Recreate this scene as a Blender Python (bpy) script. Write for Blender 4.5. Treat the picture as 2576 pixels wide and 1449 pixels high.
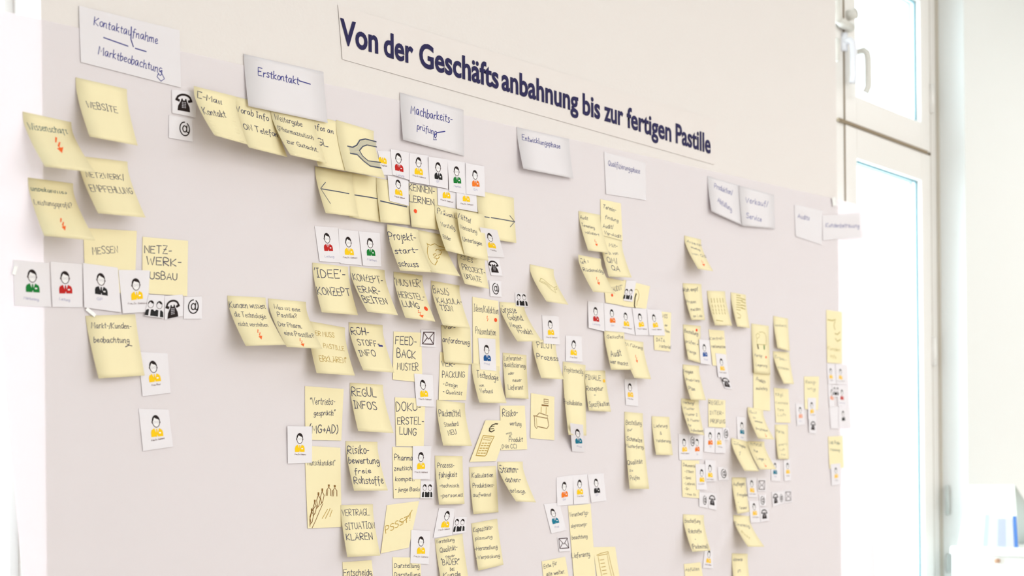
import bpy, bmesh, math, random
from mathutils import Vector, Matrix

for o in list(bpy.data.objects):
    bpy.data.objects.remove(o, do_unlink=True)
SC = bpy.context.scene
C = SC.collection
random.seed(4)

# ------------------------------------------------------------- camera
# world: x runs along the window wall, y = 0 is the wall face (room at y < 0), z up
TH = math.radians(44.659)
ROLL = 0.0095
CAM_D, CAM_Z = 1.59, 1.25
cam_data = bpy.data.cameras.new('camera')
cam = bpy.data.objects.new('camera', cam_data)
C.objects.link(cam)
right = Vector((math.sin(TH), -math.cos(TH), 0))
fwd = Vector((math.cos(TH), math.sin(TH), 0))
up = Vector((0, 0, 1))
cr, sr = math.cos(ROLL), math.sin(ROLL)
cx = right * cr - up * sr
cy = right * sr + up * cr
m = Matrix((cx, cy, -fwd)).transposed().to_4x4()
m.translation = Vector((0, -CAM_D, CAM_Z))
cam.matrix_world = m
cam_data.sensor_width = 36
cam_data.lens = 44.72
cam_data.shift_y = 0.1877
cam_data.clip_start = 0.05
cam_data.dof.use_dof = True
cam_data.dof.focus_distance = 2.05
cam_data.dof.aperture_fstop = 4.0
SC.camera = cam

# ------------------------------------------------------------- world and lights
SC.view_settings.view_transform = 'Standard'
SC.view_settings.look = 'None'
SC.view_settings.exposure = 0.18
SC.view_settings.gamma = 1.0
SC.view_settings.use_curve_mapping = False
w = bpy.data.worlds.new('world')
SC.world = w
w.use_nodes = True
w.node_tree.nodes['Background'].inputs[0].default_value = (0.76, 0.90, 1.0, 1)
w.node_tree.nodes['Background'].inputs[1].default_value = 7.0

def area(name, loc, target, size, size_y, power, color):
    L = bpy.data.lights.new(name, 'AREA')
    L.shape = 'RECTANGLE'; L.size = size; L.size_y = size_y
    L.energy = power; L.color = color
    o = bpy.data.objects.new(name, L)
    C.objects.link(o)
    o.location = loc
    d = Vector(target) - Vector(loc)
    o.rotation_euler = d.to_track_quat('-Z', 'Y').to_euler()
    return o
area('overhead_fill_light', (1.4, -3.0, 2.90), (1.4, -2.6, 0), 4.4, 2.0, 58, (1.0, 1.0, 1.0))  # unseen overhead fill, added to light the interior from above
area('overhead_fill_light', (4.6, -1.6, 2.90), (4.6, -1.6, 0), 1.6, 1.6, 28, (1.0, 1.0, 1.0))  # unseen overhead fill, added to brighten the wall right of the window
area('front_fill_light', (1.7, -4.1, 1.75), (1.5, 0, 1.5), 3.0, 1.7, 32, (1.0, 0.985, 0.965))  # unseen fill added to soften shadows; the front wall has no window

# ------------------------------------------------------------- materials
def lin(c):
    return tuple((x / 255 / 12.92) if x / 255 <= .04045 else ((x / 255 + .055) / 1.055) ** 2.4 for x in c)
MATS = {}
def mat(name, rgb, rough=.7, trans=0.0, bump=0.0, bscale=60, vary=0.0, spec=.3, emit=0):
    m = bpy.data.materials.new(name); m.use_nodes = True
    nt = m.node_tree; N = nt.nodes; L = nt.links
    b = N['Principled BSDF']
    col = lin(rgb)
    b.inputs['Base Color'].default_value = (*col, 1)
    b.inputs['Roughness'].default_value = rough
    b.inputs['Specular IOR Level'].default_value = spec
    out = N['Material Output']
    src = None
    if vary or bump:
        tc = N.new('ShaderNodeTexCoord'); no = N.new('ShaderNodeTexNoise')
        no.inputs['Scale'].default_value = bscale; no.inputs['Detail'].default_value = 6
        L.new(tc.outputs['Object'], no.inputs['Vector'])
    if vary:
        mx = N.new('ShaderNodeMix'); mx.data_type = 'RGBA'
        mx.inputs[6].default_value = (*[c * (1 - vary) for c in col], 1)
        mx.inputs[7].default_value = (*[min(1, c * (1 + vary)) for c in col], 1)
        L.new(no.outputs['Fac'], mx.inputs[0]); L.new(mx.outputs[2], b.inputs['Base Color'])
        src = mx.outputs[2]
    if bump:
        bp = N.new('ShaderNodeBump'); bp.inputs['Strength'].default_value = bump; bp.inputs['Distance'].default_value = .001
        L.new(no.outputs['Fac'], bp.inputs['Height']); L.new(bp.outputs['Normal'], b.inputs['Normal'])
    if trans:
        t = N.new('ShaderNodeBsdfTranslucent'); t.inputs[0].default_value = (*col, 1)
        if src: L.new(src, t.inputs[0])
        ms = N.new('ShaderNodeMixShader'); ms.inputs[0].default_value = trans
        L.new(b.outputs[0], ms.inputs[1]); L.new(t.outputs[0], ms.inputs[2]); L.new(ms.outputs[0], out.inputs[0])
    MATS[name] = m
    return m
mat('wall_paint', (237, 229, 225), .85, bump=.35, bscale=170, vary=.012)
mat('room_white', (236, 236, 233), .8)
mat('paper', (252, 244, 246), .8, trans=.24, vary=.008, bscale=9, bump=.06)
mat('banner_paper', (237, 228, 224), .75, vary=.01, bscale=14)
mat('yellow', (255, 240, 196), .8, trans=.04, vary=.02, bscale=30)
mat('white', (244, 238, 241), .75, trans=.08, vary=.008, bscale=30)
mat('card', (246, 240, 244), .6, trans=.06, vary=.008, bscale=30)
INKS = dict(ink=(82, 80, 98), blue=(62, 62, 140), blue2=(112, 110, 165), teal=(70, 100, 100), ochre=(196, 160, 70), olive=(196, 178, 105), grey=(140, 138, 122),
            slate=(88, 92, 108), greywash=(205, 198, 175), brownpen=(142, 100, 50), darkbrown=(62, 48, 30), green=(60, 118, 55), orange=(255, 112, 50),
            red_orange=(250, 84, 40), amber=(255, 196, 60), brown=(120, 88, 88), faint=(180, 176, 205), hair=(38, 26, 26), outline=(84, 62, 66),
            white_print=(250, 246, 246), face_grey=(198, 192, 198), red=(196, 34, 30), yellow_suit=(255, 206, 20), black=(36, 34, 36), green_suit=(20, 124, 50),
            orange_suit=(244, 124, 34), blue_suit=(26, 84, 146), teal_suit=(30, 122, 150), navy_suit=(56, 92, 160), salmon=(246, 168, 138), amber_suit=(255, 204, 70),
            title=(44, 40, 84))
for k, v in INKS.items():
    mat('print_' + k, v, .7, spec=.2)
mat('window_plastic', (238, 233, 228), .35)
mat('handle_white', (240, 240, 246), .3)
mat('handle_grey', (226, 222, 214), .35)
mat('gap_shade', (150, 134, 112), .8)  # shade in the gaps around the sashes, put into the colour
mat('corner_shade', (212, 204, 190), .8)  # shade line of the wall corner, put into the colour
mat('seal_teal', (100, 150, 162), .5)
mat('seal_pale', (185, 212, 220), .5)
mat('hinge_grey', (196, 200, 196), .4)
mat('floor_wood', (206, 200, 192), .5, vary=.08, bscale=6)
mat('cabinet_white', (252, 250, 244), .5)
mat('knob_brown', (214, 170, 140), .5)
mat('calendar_card', (253, 251, 244), .8, trans=.3)  # white card of the desk calendar
mat('calendar_card_shaded', (216, 218, 212), .8)  # white back panel greyed: shade inside the tent put into the colour
mat('picture_lilac', (214, 212, 226), .8)  # this and the next three: stripe colours of the calendar picture
mat('picture_grey', (186, 188, 204), .8)
mat('picture_blue', (88, 132, 200), .8)
mat('picture_pale_blue', (190, 200, 228), .8)
mat('tape', (250, 248, 246), .25, spec=.6)
def glass():
    m = bpy.data.materials.new('window_glass'); m.use_nodes = True
    N = m.node_tree.nodes; L = m.node_tree.links
    N.remove(N['Principled BSDF'])
    t = N.new('ShaderNodeBsdfTransparent'); t.inputs[0].default_value = (.97, .99, .99, 1)
    g = N.new('ShaderNodeBsdfGlossy'); g.inputs['Roughness'].default_value = .02
    ms = N.new('ShaderNodeMixShader'); ms.inputs[0].default_value = .04
    L.new(t.outputs[0], ms.inputs[1]); L.new(g.outputs[0], ms.inputs[2]); L.new(ms.outputs[0], N['Material Output'].inputs[0])
    MATS['window_glass'] = m
glass()

# ------------------------------------------------------------- helpers
class MB:
    def __init__(s): s.v = []; s.f = []; s.mi = []; s.mats = []
    def slot(s, m):
        if m not in s.mats: s.mats.append(m)
        return s.mats.index(m)
    def face(s, pts, m):
        b = len(s.v); s.v += [tuple(p) for p in pts]; s.f.append(tuple(range(b, b + len(pts)))); s.mi.append(s.slot(m))
    def build(s, name, parent=None, origin=(0, 0, 0), smooth=False, bevel=0):
        me = bpy.data.meshes.new(name)
        o0 = Vector(origin)
        me.from_pydata([tuple(Vector(p) - o0) for p in s.v], [], s.f)
        for m in s.mats: me.materials.append(MATS[m])
        me.polygons.foreach_set('material_index', s.mi)
        if smooth: me.polygons.foreach_set('use_smooth', [True] * len(s.f))
        me.update()
        o = bpy.data.objects.new(name, me)
        C.objects.link(o)
        o.location = o0
        if parent:
            o.parent = parent; o.location = o0 - parent.location if not parent.parent else o0 - parent.location - parent.parent.location
        if bevel:
            bv = o.modifiers.new('bevel', 'BEVEL'); bv.width = bevel; bv.segments = 3
        return o
    def box(s, x0, x1, y0, y1, z0, z1, m):
        p = [(x, y, z) for x in (x0, x1) for y in (y0, y1) for z in (z0, z1)]
        b = len(s.v); s.v += p; k = s.slot(m)
        for q in ((0, 1, 3, 2), (4, 6, 7, 5), (0, 4, 5, 1), (2, 3, 7, 6), (0, 2, 6, 4), (1, 5, 7, 3)):
            s.f.append(tuple(b + i for i in q)); s.mi.append(k)
    def tube(s, path, r, m, n=10, flat=1.0):
        path = [Vector(p) for p in path]; k = s.slot(m); rings = []
        for i, p in enumerate(path):
            a = path[max(i - 1, 0)]; c = path[min(i + 1, len(path) - 1)]
            d = (c - a).normalized()
            u = d.cross(Vector((1, 0, 0))); u = u.normalized() if u.length > .2 else d.cross(Vector((0, 1, 0))).normalized()
            w_ = d.cross(u).normalized()
            b = len(s.v)
            for j in range(n):
                t = 2 * math.pi * j / n
                s.v.append(tuple(p + u * (r * math.cos(t)) + w_ * (r * flat * math.sin(t))))
            rings.append(b)
        for a, b in zip(rings, rings[1:]):
            for j in range(n):
                s.f.append((a + j, a + (j + 1) % n, b + (j + 1) % n, b + j)); s.mi.append(k)
        s.f.append(tuple(rings[0] + j for j in reversed(range(n)))); s.mi.append(k)
        s.f.append(tuple(rings[-1] + j for j in range(n))); s.mi.append(k)

def empty(name, loc=(0, 0, 0)):
    o = bpy.data.objects.new(name, None); C.objects.link(o); o.location = loc; o.empty_display_size = .05
    return o
def tag(o, label, cat, group=None):
    o['label'] = label; o['category'] = cat
    if group: o['group'] = group
    return o
def struct(o): o['kind'] = 'structure'; return o

# ------------------------------------------------------------- the room
PX0, PX1 = 0.748, 2.731          # pier between the two windows
WT = .34                         # wall thickness
RX = 3.419                       # right reveal of the right window
LX = 0.05                        # left reveal of the left window
ZS, ZH, ZC = .78, 2.68, 2.95     # sill, lintel, ceiling
wb = MB()
wb.box(PX0, PX1, 0, WT, ZS, ZH, 'wall_paint')
wb.box(-1.6, LX, 0, WT, ZS, ZH, 'room_white')
wb.box(RX, 6.2, 0, WT, ZS, ZH, 'room_white')
wb.box(-1.6, 6.2, 0, WT, 0, ZS, 'room_white')
wb.box(-1.6, 6.2, 0, WT, ZH, ZC, 'room_white')
struct(wb.build('wall_back'))
b = MB(); b.box(-1.6, 6.2, -4.2, WT, -.1, 0, 'floor_wood'); struct(b.build('floor'))
b = MB(); b.box(-1.6, 6.2, -4.2, WT, ZC, ZC + .1, 'room_white'); struct(b.build('ceiling'))
b = MB(); b.box(6.2, 6.3, -4.2, WT, 0, ZC, 'room_white'); struct(b.build('wall_right'))
b = MB(); b.box(-1.7, -1.6, -4.2, WT, 0, ZC, 'room_white'); struct(b.build('wall_left'))
b = MB(); b.box(-1.7, 6.3, -4.3, -4.2, 0, ZC, 'room_white'); struct(b.build('wall_front'))

def make_window(name, x0, x1, hardware, mirror=False):
    """frame from x0 to x1; face of the frame 8 cm behind the wall face"""
    W = struct(empty(name, ((x0 + x1) / 2, .11, ZS)))
    fy, fb = .082, .15
    f = MB()
    f.box(x0 + .140, x0 + .177, fy, fb, ZS, ZH, 'window_plastic'); f.box(x0, x0 + .012, fy, fb, ZS, ZH, 'window_plastic'); f.box(x0 + .012, x0 + .14, fy, fb, ZS, ZS + .05, 'window_plastic'); f.box(x0 + .012, x0 + .14, fy, fb, ZH - .03, ZH, 'window_plastic'); f.box(x1 - .043, x1, fy, fb, ZS, ZH, 'window_plastic')
    f.box(x0 + .177, x1 - .043, fy, fb, ZS, ZS + .05, 'window_plastic'); f.box(x0 + .177, x1 - .043, fy, fb, ZH - .03, ZH, 'window_plastic')
    f.box(x0 + .177, x1 - .043, fy + .03, fb, 2.13, 2.18, 'window_plastic')
    f.build('window_frame', W)
    p = MB(); p.box(x0 + .012, x0 + .14, .11, .111, ZS + .05, ZH - .03, 'window_glass'); p.build('pane', W)  # unseen glazed strip, added so daylight backlights the paper edge
    for (z0, z1) in ((ZS + .05, 2.150), (2.158, ZH - .03)):
        a, c = x0 + .180, x1 - .046
        s = MB(); sy = .078
        gx0, gx1 = a + .055, c - .055
        gz0, gz1 = z0 + .075, z1 - .078
        s.box(a, gx0, sy, .135, z0, z1, 'window_plastic'); s.box(gx1, c, sy, .135, z0, z1, 'window_plastic')
        s.box(gx0, gx1, sy, .135, z0, gz0, 'window_plastic'); s.box(gx0, gx1, sy, .135, gz1, z1, 'window_plastic')
        so = s.build('sash', W, bevel=.002)
        p = MB(); p.box(gx0, gx1, .0955, .0965, gz0, gz1, 'window_glass'); p.box(gx0, gx1, .1125, .1135, gz0, gz1, 'window_glass')
        p.build('pane', so)
        q = MB()
        for yy, mm, t in ((.0925, 'seal_teal', .004), (.110, 'seal_pale', .003)):
            q.box(gx1 - t, gx1, yy, yy + .003, gz0, gz1, mm); q.box(gx0, gx0 + t, yy, yy + .003, gz0, gz1, mm)
            q.box(gx0, gx1, yy, yy + .003, gz1 - t, gz1, mm); q.box(gx0, gx1, yy, yy + .003, gz0, gz0 + t, mm)
        q.build('seal', so)
    g = MB(); g.box(x0 + .140, x1 - .069, .074, .081, 2.150, 2.158, 'gap_shade'); g.build('shade_strip', W)  # strip coloured dark for the shaded gap between the sashes
    g = MB(); g.box(x0 + .1772, x0 + .1798, .079, .1, ZS + .05, ZH - .03, 'gap_shade'); g.box(x1 - .0458, x1 - .0432, .079, .1, ZS + .05, ZH - .03, 'gap_shade'); g.box(x1 - .005, x1 - .0005, .074, .0815, ZS + .01, ZH - .01, 'corner_shade'); g.build('shade_strip', W)  # dark strips for shaded frame gaps, paler one for the corner shade
    if hardware:
        hx = x0 + .176
        h = MB()
        h.tube([(hx, .078, 2.38), (hx, .078, 2.335)], .009, 'handle_white', 14)
        ho = h.build('window_handle', W, smooth=True)
        h = MB(); h.tube([(hx, .078, 2.358), (hx, .062, 2.358), (hx + .003, .056, 2.351), (hx + .004, .054, 2.336), (hx + .004, .054, 2.27), (hx + .003, .057, 2.250)], .009, 'handle_white', 12); h.build('grip', ho, smooth=True)
        h = MB(); h.tube([(gxl(x0), .080, 2.345), (gxl(x0), .056, 2.345), (gxl(x0), .048, 2.336), (gxl(x0), .045, 2.318), (gxl(x0), .045, 2.250), (gxl(x0) - .002, .052, 2.236)], .009, 'handle_grey', 12)
        h.build('window_handle', W, smooth=True)
        h = MB(); h.tube([(x0 + .122, .07, 2.475), (x0 + .122, .07, 2.418), (x0 + .130, .07, 2.404), (x0 + .147, .07, 2.398), (x0 + .195, .07, 2.397)], .012, 'handle_grey', 12)
        h.tube([(x0 + .196, .078, 2.430), (x0 + .196, .055, 2.430)], .013, 'handle_grey', 14)
        h.build('opener_bar', W, smooth=True)
        h = MB(); h.tube([(x0 + .125, .07, 2.352), (x0 + .125, .07, 2.296)], .008, 'handle_grey', 12); h.build('opener_bar', W, smooth=True)
        for z in (2.31, 1.60):
            h = MB(); h.tube([(x1 - .043, .076, z + .04), (x1 - .043, .076, z - .04)], .008, 'window_plastic', 12); h.build('hinge', W, smooth=True)
        h = MB(); h.tube([(x1 - .012, .055, 1.223), (x1 - .012, .055, 1.14)], .005, 'hinge_grey', 12); h.build('hinge', W, smooth=True)
        h = MB(); h.tube([(x1 - .012, .055, 1.03), (x1 - .012, .055, .98)], .005, 'hinge_grey', 12); h.build('hinge', W, smooth=True)
    if mirror: W.scale = (-1, 1, 1)
    return W
def gxl(x0): return x0 + .236
make_window('window_2', PX1, RX, True)
make_window('window_1', LX, PX0, False, True)

# ------------------------------------------------------------- measured layout of everything on the wall (metres; sheet coordinates 0..1)
PAPERS = [
('portrait_card','portrait card with yellow suit above the tall Bestellung note','card',[1.9219,1.4456,1.9605,1.4475,1.9639,1.3933,1.9253,1.3952],0.0006,0.0006,0.0008,0.0008,[('p','amber',0.393,0.163,0.41,0.682),('t','Frau Beer',0.165,0.766,0.629,0.781,2.6,'brown',0.35)]),
('portrait_card','portrait card with teal suit half behind the Musterzahl note','card',[2.4331,1.2912,2.4681,1.29,2.4686,1.2415,2.4316,1.2432],0.0006,0.0006,0.0008,0.0008,[('p','teal',0.413,0.15,0.442,0.678),('t','Prod.',0.317,0.82,0.595,0.812,3.5,'faint',0.5)]),
('sticky_note','tall yellow note reading Wunschkandidat with a queue of drawn people','yellow',[1.1579,1.3057,1.2263,1.3033,1.2266,1.1795,1.162,1.1793],0.0006,0.0006,0.0008,0.0008,[('t','"Wunschkandidat"',0.014,0.238,0.849,0.223,9.25,'ink',0),('l','brownpen',2.58,[0.644,0.473,0.644,0.485]),('l','brownpen',1.03,[0.559,0.603,0.58,0.535,0.643,0.499,0.701,0.535,0.697,0.603]),('l','brownpen',0.77,[0.612,0.535,0.593,0.603]),('l','brownpen',2.6,[0.818,0.481,0.817,0.493]),('l','brownpen',1.04,[0.733,0.611,0.754,0.543,0.817,0.507,0.876,0.543,0.873,0.611]),('l','brownpen',0.78,[0.786,0.543,0.768,0.611]),('l','brownpen',2.32,[0.454,0.523,0.452,0.544]),('l','brownpen',0.9,[0.447,0.551,0.502,0.597,0.457,0.679,0.387,0.715]),('l','brownpen',0.9,[0.447,0.551,0.394,0.618,0.418,0.69]),('l','brownpen',2.31,[0.34,0.57,0.339,0.59]),('l','brownpen',0.9,[0.334,0.597,0.388,0.643,0.343,0.725,0.273,0.76]),('l','brownpen',0.9,[0.334,0.597,0.28,0.663,0.303,0.735]),('l','brownpen',2.3,[0.228,0.661,0.226,0.681]),('l','brownpen',0.9,[0.221,0.689,0.275,0.735,0.229,0.816,0.159,0.851]),('l','brownpen',0.9,[0.221,0.689,0.167,0.754,0.19,0.826]),('l','brownpen',2.3,[0.13,0.767,0.129,0.787]),('l','brownpen',0.89,[0.123,0.794,0.177,0.841,0.131,0.921,0.06,0.956]),('l','brownpen',0.89,[0.123,0.794,0.069,0.86,0.091,0.931]),('l','brownpen',0.89,[0.063,0.976,0.064,0.89,0.14,0.79,0.241,0.729]),('l','brownpen',0.77,[0.121,0.997,0.226,0.913,0.357,0.792,0.461,0.7]),('l','ochre',0.77,[0.428,0.885,0.589,0.773]),('l','ochre',0.77,[0.521,0.886,0.637,0.794,0.664,0.763]),('l','ochre',0.78,[0.65,0.867,0.724,0.785])]),
('portrait_card','portrait card with orange suit partly under an at sign','card',[2.1353,1.3401,2.1774,1.3402,2.1755,1.2899,2.136,1.2891],0.0006,0.0006,0.0008,0.0008,[('p','orange',0.491,0.149,0.523,0.664),('t','QA',0.451,0.817,0.588,0.818,3.5,'faint',0.5)]),
('portrait_card','portrait card with teal suit above the QS-Freigabe note','card',[2.3006,1.3834,2.3364,1.3817,2.3379,1.3273,2.3026,1.3302],0.0006,0.0006,0.0008,0.0008,[('p','teal',0.515,0.203,0.516,0.679),('t','Prod.',0.373,0.861,0.645,0.844,3.5,'faint',0.5)]),
('portrait_card','portrait card with yellow suit below the Beschaffung Rohstoffe note','card',[2.1802,1.1007,2.2082,1.0981,2.2087,1.0595,2.1719,1.0628],0.0006,0.0006,0.0008,0.0008,[('p','amber',0.561,0.032,0.518,0.707),('t','Frau Dr. Gebhard',0.157,0.822,0.821,0.855,2.6,'brown',0.35)]),
('sticky_note','slanted yellow note reading PSSST in ochre pen','yellow',[1.3196,1.2117,1.3883,1.2172,1.364,1.1411,1.305,1.1343],0.0006,0.0006,0.0008,0.0008,[('t','PSSST!',0.083,0.597,0.876,0.4,10.94,'ochre',0),('l','ochre',1.1,[0.552,0.429,0.721,0.349,0.832,0.182])]),
('sticky_note','tall yellow note reading Bestellung der Schmelze Qualität prüfen','yellow',[1.9217,1.3815,1.9783,1.3801,1.9747,1.2302,1.918,1.2309],0.0006,0.0006,0.0141,0.0171,[('t','Bestellung',0.062,0.164,0.931,0.159,10.22,'ink',0),('t','zur',0.131,0.246,0.411,0.241,6.27,'ink',0),('t','Schmelze',0.056,0.371,0.909,0.386,8.65,'ink',0),('t','Musterfertg.',-0.012,0.46,0.965,0.47,7.07,'ink',0),('t','Qualität',-0.004,0.687,0.821,0.665,10.19,'ink',0),('t','zu',0.068,0.774,0.276,0.768,5.46,'ink',0),('t','Prüfen',0.065,0.887,0.583,0.875,9.37,'ink',0)]),
('sticky_note','tall yellow note reading Projektentwicklung Preiskalkulation','yellow',[1.7449,1.4692,1.8079,1.4659,1.7999,1.3325,1.7377,1.3325],0.0006,0.0006,0.0183,0.0075,[('t','Projektentwicklg.',0.064,0.135,0.918,0.131,10.38,'ink',0),('t','Preiskalkulation',-0.059,0.584,0.833,0.582,9.45,'ink',0)]),
('sticky_note','yellow note reading RA-Führung with orange arrow','yellow',[1.9147,1.523,1.9821,1.5216,1.9805,1.4468,1.9131,1.445],0.0006,0.0006,0.0327,0.0201,[('t','*RA-Führung',0.053,0.142,0.957,0.192,6.65,'ink',0),('l','orange',1.14,[0.544,0.376,0.504,0.441,0.57,0.433,0.518,0.493,0.542,0.527]),('f','orange',[0.475,0.522,0.59,0.499,0.518,0.587])]),
('sticky_note','yellow note reading Data Material,under the right end of five portraits','yellow',[2.0122,1.5869,2.0729,1.5882,2.0675,1.509,2.0165,1.5085],0.0006,0.0006,0.0008,0.0008,[('t','NIS',0.537,0.142,0.817,0.161,6.67,'ink',0),('t','der',0.641,0.364,0.823,0.367,5.14,'ink',0),('t','Pharm',0.659,0.509,0.939,0.53,5.92,'ink',0),('t','DATA',0.137,0.769,0.676,0.78,7.13,'ink',0),('t','Material',0.298,0.924,1.057,0.928,6.92,'ink',0)]),
('sticky_note','yellow note with a large drawn ear-shaped question mark','yellow',[1.9222,1.6394,2.0048,1.6349,1.9911,1.5885,1.9205,1.5874],0.0006,0.0006,0.0008,0.0008,[('l','darkbrown',2.56,[0.505,0.442,0.47,0.59,0.466,0.796,0.467,0.924,0.501,1.01]),('l','ochre',0.76,[0.432,0.296,0.503,0.254,0.569,0.299,0.627,0.444,0.618,0.616,0.57,0.755,0.57,0.911])]),
('sticky_note','yellow note reading Abfüllen,cut by the bottom edge at right','yellow',[2.1079,1.0742,2.1654,1.075,2.1821,1.0027,2.1174,1.0073],0.0006,0.0006,0.0008,0.0008,[('t','Abfüllen',0.032,0.221,0.874,0.227,7.46,'ink',0)]),
('sticky_note','yellow note reading Entscheidung,cut by the bottom edge','yellow',[1.2282,1.1243,1.2866,1.1245,1.2943,1.0535,1.2304,1.0583],0.0006,0.0006,0.0008,0.0008,[('t','Entscheidg.',0.009,0.327,0.993,0.339,11.65,'ink',0)]),
('sticky_note','yellow note reading Entwurf für alle weiteren,cut by the bottom edge','yellow',[1.6824,1.1019,1.7455,1.1072,1.7649,1.0251,1.6913,1.0305],0.0006,0.0006,0.0008,0.0008,[('t','Entw. für',0.056,0.191,0.619,0.142,8.52,'ink',0),('t','alle weiter.',0.122,0.387,0.886,0.365,8.11,'ink',0)]),
('sticky_note','yellow note reading Darstellung twice,cut by the bottom edge','yellow',[1.3299,1.127,1.3899,1.1234,1.3915,1.056,1.3316,1.0603],0.0006,0.0006,0.0008,0.0008,[('t','Darstellung',0.047,0.257,0.958,0.256,8.2,'ink',0),('t','Darstellung',0.035,0.476,0.978,0.461,7.52,'ink',0)]),
('sticky_note','yellow note reading Abtransport,cut by the bottom edge,rightmost','yellow',[2.2786,1.0881,2.3375,1.0846,2.332,0.9926,2.2732,0.9968],0.0006,0.0006,0.0126,0.0133,[('t','Abtransp.',0.054,0.18,0.699,0.162,6.81,'ink',0),('t','in',0.296,0.442,0.54,0.426,8.17,'ink',0)]),
('sticky_note','yellow note with a drawing of a stack of papers','yellow',[1.8245,1.1214,1.8894,1.1194,1.9048,1.041,1.8381,1.0454],0.0006,0.0006,0.0008,0.0008,[('l','ochre',0.97,[0.112,0.205,0.279,0.16,0.647,0.115,0.594,0.173,0.161,0.215,0.178,0.495,0.213,0.726]),('l','ochre',0.98,[0.645,0.121,0.684,0.414,0.752,0.728]),('l','ochre',0.81,[0.581,0.183,0.598,0.455,0.64,0.727]),('l','ochre',0.97,[0.219,0.327,0.409,0.312]),('l','ochre',0.97,[0.231,0.415,0.421,0.4]),('l','ochre',0.97,[0.243,0.504,0.432,0.488]),('l','ochre',0.97,[0.254,0.592,0.444,0.576]),('l','ochre',0.97,[0.265,0.68,0.455,0.664])]),
('sticky_note','yellow note reading Vorstellung Qualität neuer bei,cut by the bottom edge','yellow',[1.4226,1.1531,1.4857,1.1592,1.4941,1.0713,1.4307,1.0689],0.0006,0.0006,0.0086,0.0074,[('t','Vorstellung',0.016,0.093,0.691,0.113,6.78,'ink',0),('t','Qualität-',0.123,0.286,0.775,0.284,9.58,'ink',0),('t','neuer',0.288,0.4,0.633,0.415,5.35,'ink',0),('t','"BÄDER"',0.101,0.532,0.772,0.577,9.57,'ink',0),('t','bei',0.378,0.666,0.543,0.677,6.76,'ink',0),('t','Kunde',0.101,0.78,0.751,0.801,8.44,'ink',0)]),
('sticky_note','yellow note reading Kapazitätsplanung Herstellung Verpackung','yellow',[1.5069,1.1763,1.5695,1.1825,1.5774,1.1018,1.5149,1.0948],0.0006,0.0006,0.0082,0.0066,[('t','Kapazitäts-',0.031,0.192,0.803,0.198,8.4,'ink',0),('t','planung',0.067,0.363,0.739,0.393,6.65,'ink',0),('t','-Herstellung',-0.009,0.575,0.873,0.631,7.23,'ink',0),('t','-Verpackung',-0.018,0.759,0.919,0.821,6.65,'ink',0)]),
('sticky_note','yellow note reading Einstellung Rückfrage,hanging free below Auflagen note','yellow',[2.2849,1.1708,2.3461,1.1664,2.3414,1.1008,2.2801,1.1035],0.0006,0.0006,0.04,0.0405,[('t','Einstellg.',-0.016,0.322,0.879,0.383,7.14,'ink',0),('t','Rückf.',0.151,0.547,0.442,0.792,7.2,'olive',0)]),
('sticky_note','tall yellow note reading Verantwortungsabgrenzung Beachtung Lieferung','yellow',[1.7549,1.2012,1.8184,1.2038,1.831,1.0554,1.7694,1.0593],0.0006,0.0006,0.0008,0.0008,[('t','Verantwortgs-',0.017,0.145,0.893,0.133,9.42,'ink',0),('t','abgrenzungs-',0.051,0.288,0.784,0.27,7.23,'ink',0),('t','beachtung',0.046,0.441,0.762,0.431,7.86,'ink',0),('t','Lieferantg.',-0.022,0.682,0.834,0.668,9.77,'ink',0)]),
('sticky_note','yellow note reading VERTRAGL. SITUATION KLÄREN','yellow',[1.2251,1.2137,1.2893,1.2137,1.2893,1.1324,1.2251,1.1329],0.00179,0.00179,0.0155,0.0176,[('t','VERTRAGL.',0.025,0.213,0.905,0.214,9.91,'ink',0),('t','SITUATION',0.075,0.471,1.019,0.466,9.97,'ink',0),('t','KLÄREN',0.063,0.679,0.892,0.685,9.83,'ink',0)]),
('sticky_note','yellow note reading Kalkulation Produktionsaufwand','yellow',[1.5029,1.2731,1.5677,1.2754,1.5701,1.1942,1.5057,1.1922],0.0006,0.0006,0.0068,0.0027,[('t','Kalkulation',0.078,0.227,0.889,0.234,8.39,'ink',0),('t','Produktions-',0.077,0.44,0.899,0.451,8.1,'ink',0),('t','aufwand',0.058,0.634,0.746,0.643,7.22,'ink',0)]),
('sticky_note','yellow note reading Stammdatenanlage','yellow',[1.5719,1.2827,1.6349,1.2832,1.6355,1.2102,1.5725,1.2133],0.0006,0.0006,0.0437,0.0315,[('t','Stamm-',0.017,0.279,0.807,0.261,13.63,'ink',0),('t','daten-',0.08,0.511,0.764,0.503,9.49,'ink',0),('t','anlage',0.02,0.775,0.723,0.781,8.01,'ink',0)]),
('sticky_note','yellow note reading Dokumente Etikett Spezifikation Lieferung','yellow',[2.1033,1.2883,2.1633,1.2872,2.1621,1.2086,2.1043,1.2125],0.0006,0.0006,0.0008,0.0008,[('t','Dokumente',0.072,0.164,0.778,0.192,6.53,'ink',0),('t','- Etikett',0.155,0.333,0.683,0.338,5.74,'ink',0),('t','- Spez.',0.091,0.511,0.549,0.501,5.73,'ink',0),('t','- Liefersch.',0.101,0.667,0.765,0.664,5.74,'ink',0),('t','- QM',0.111,0.803,0.407,0.8,4.69,'ink',0),('t','- max. St.',0.159,0.934,0.831,0.947,4.7,'ink',0)]),
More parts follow.
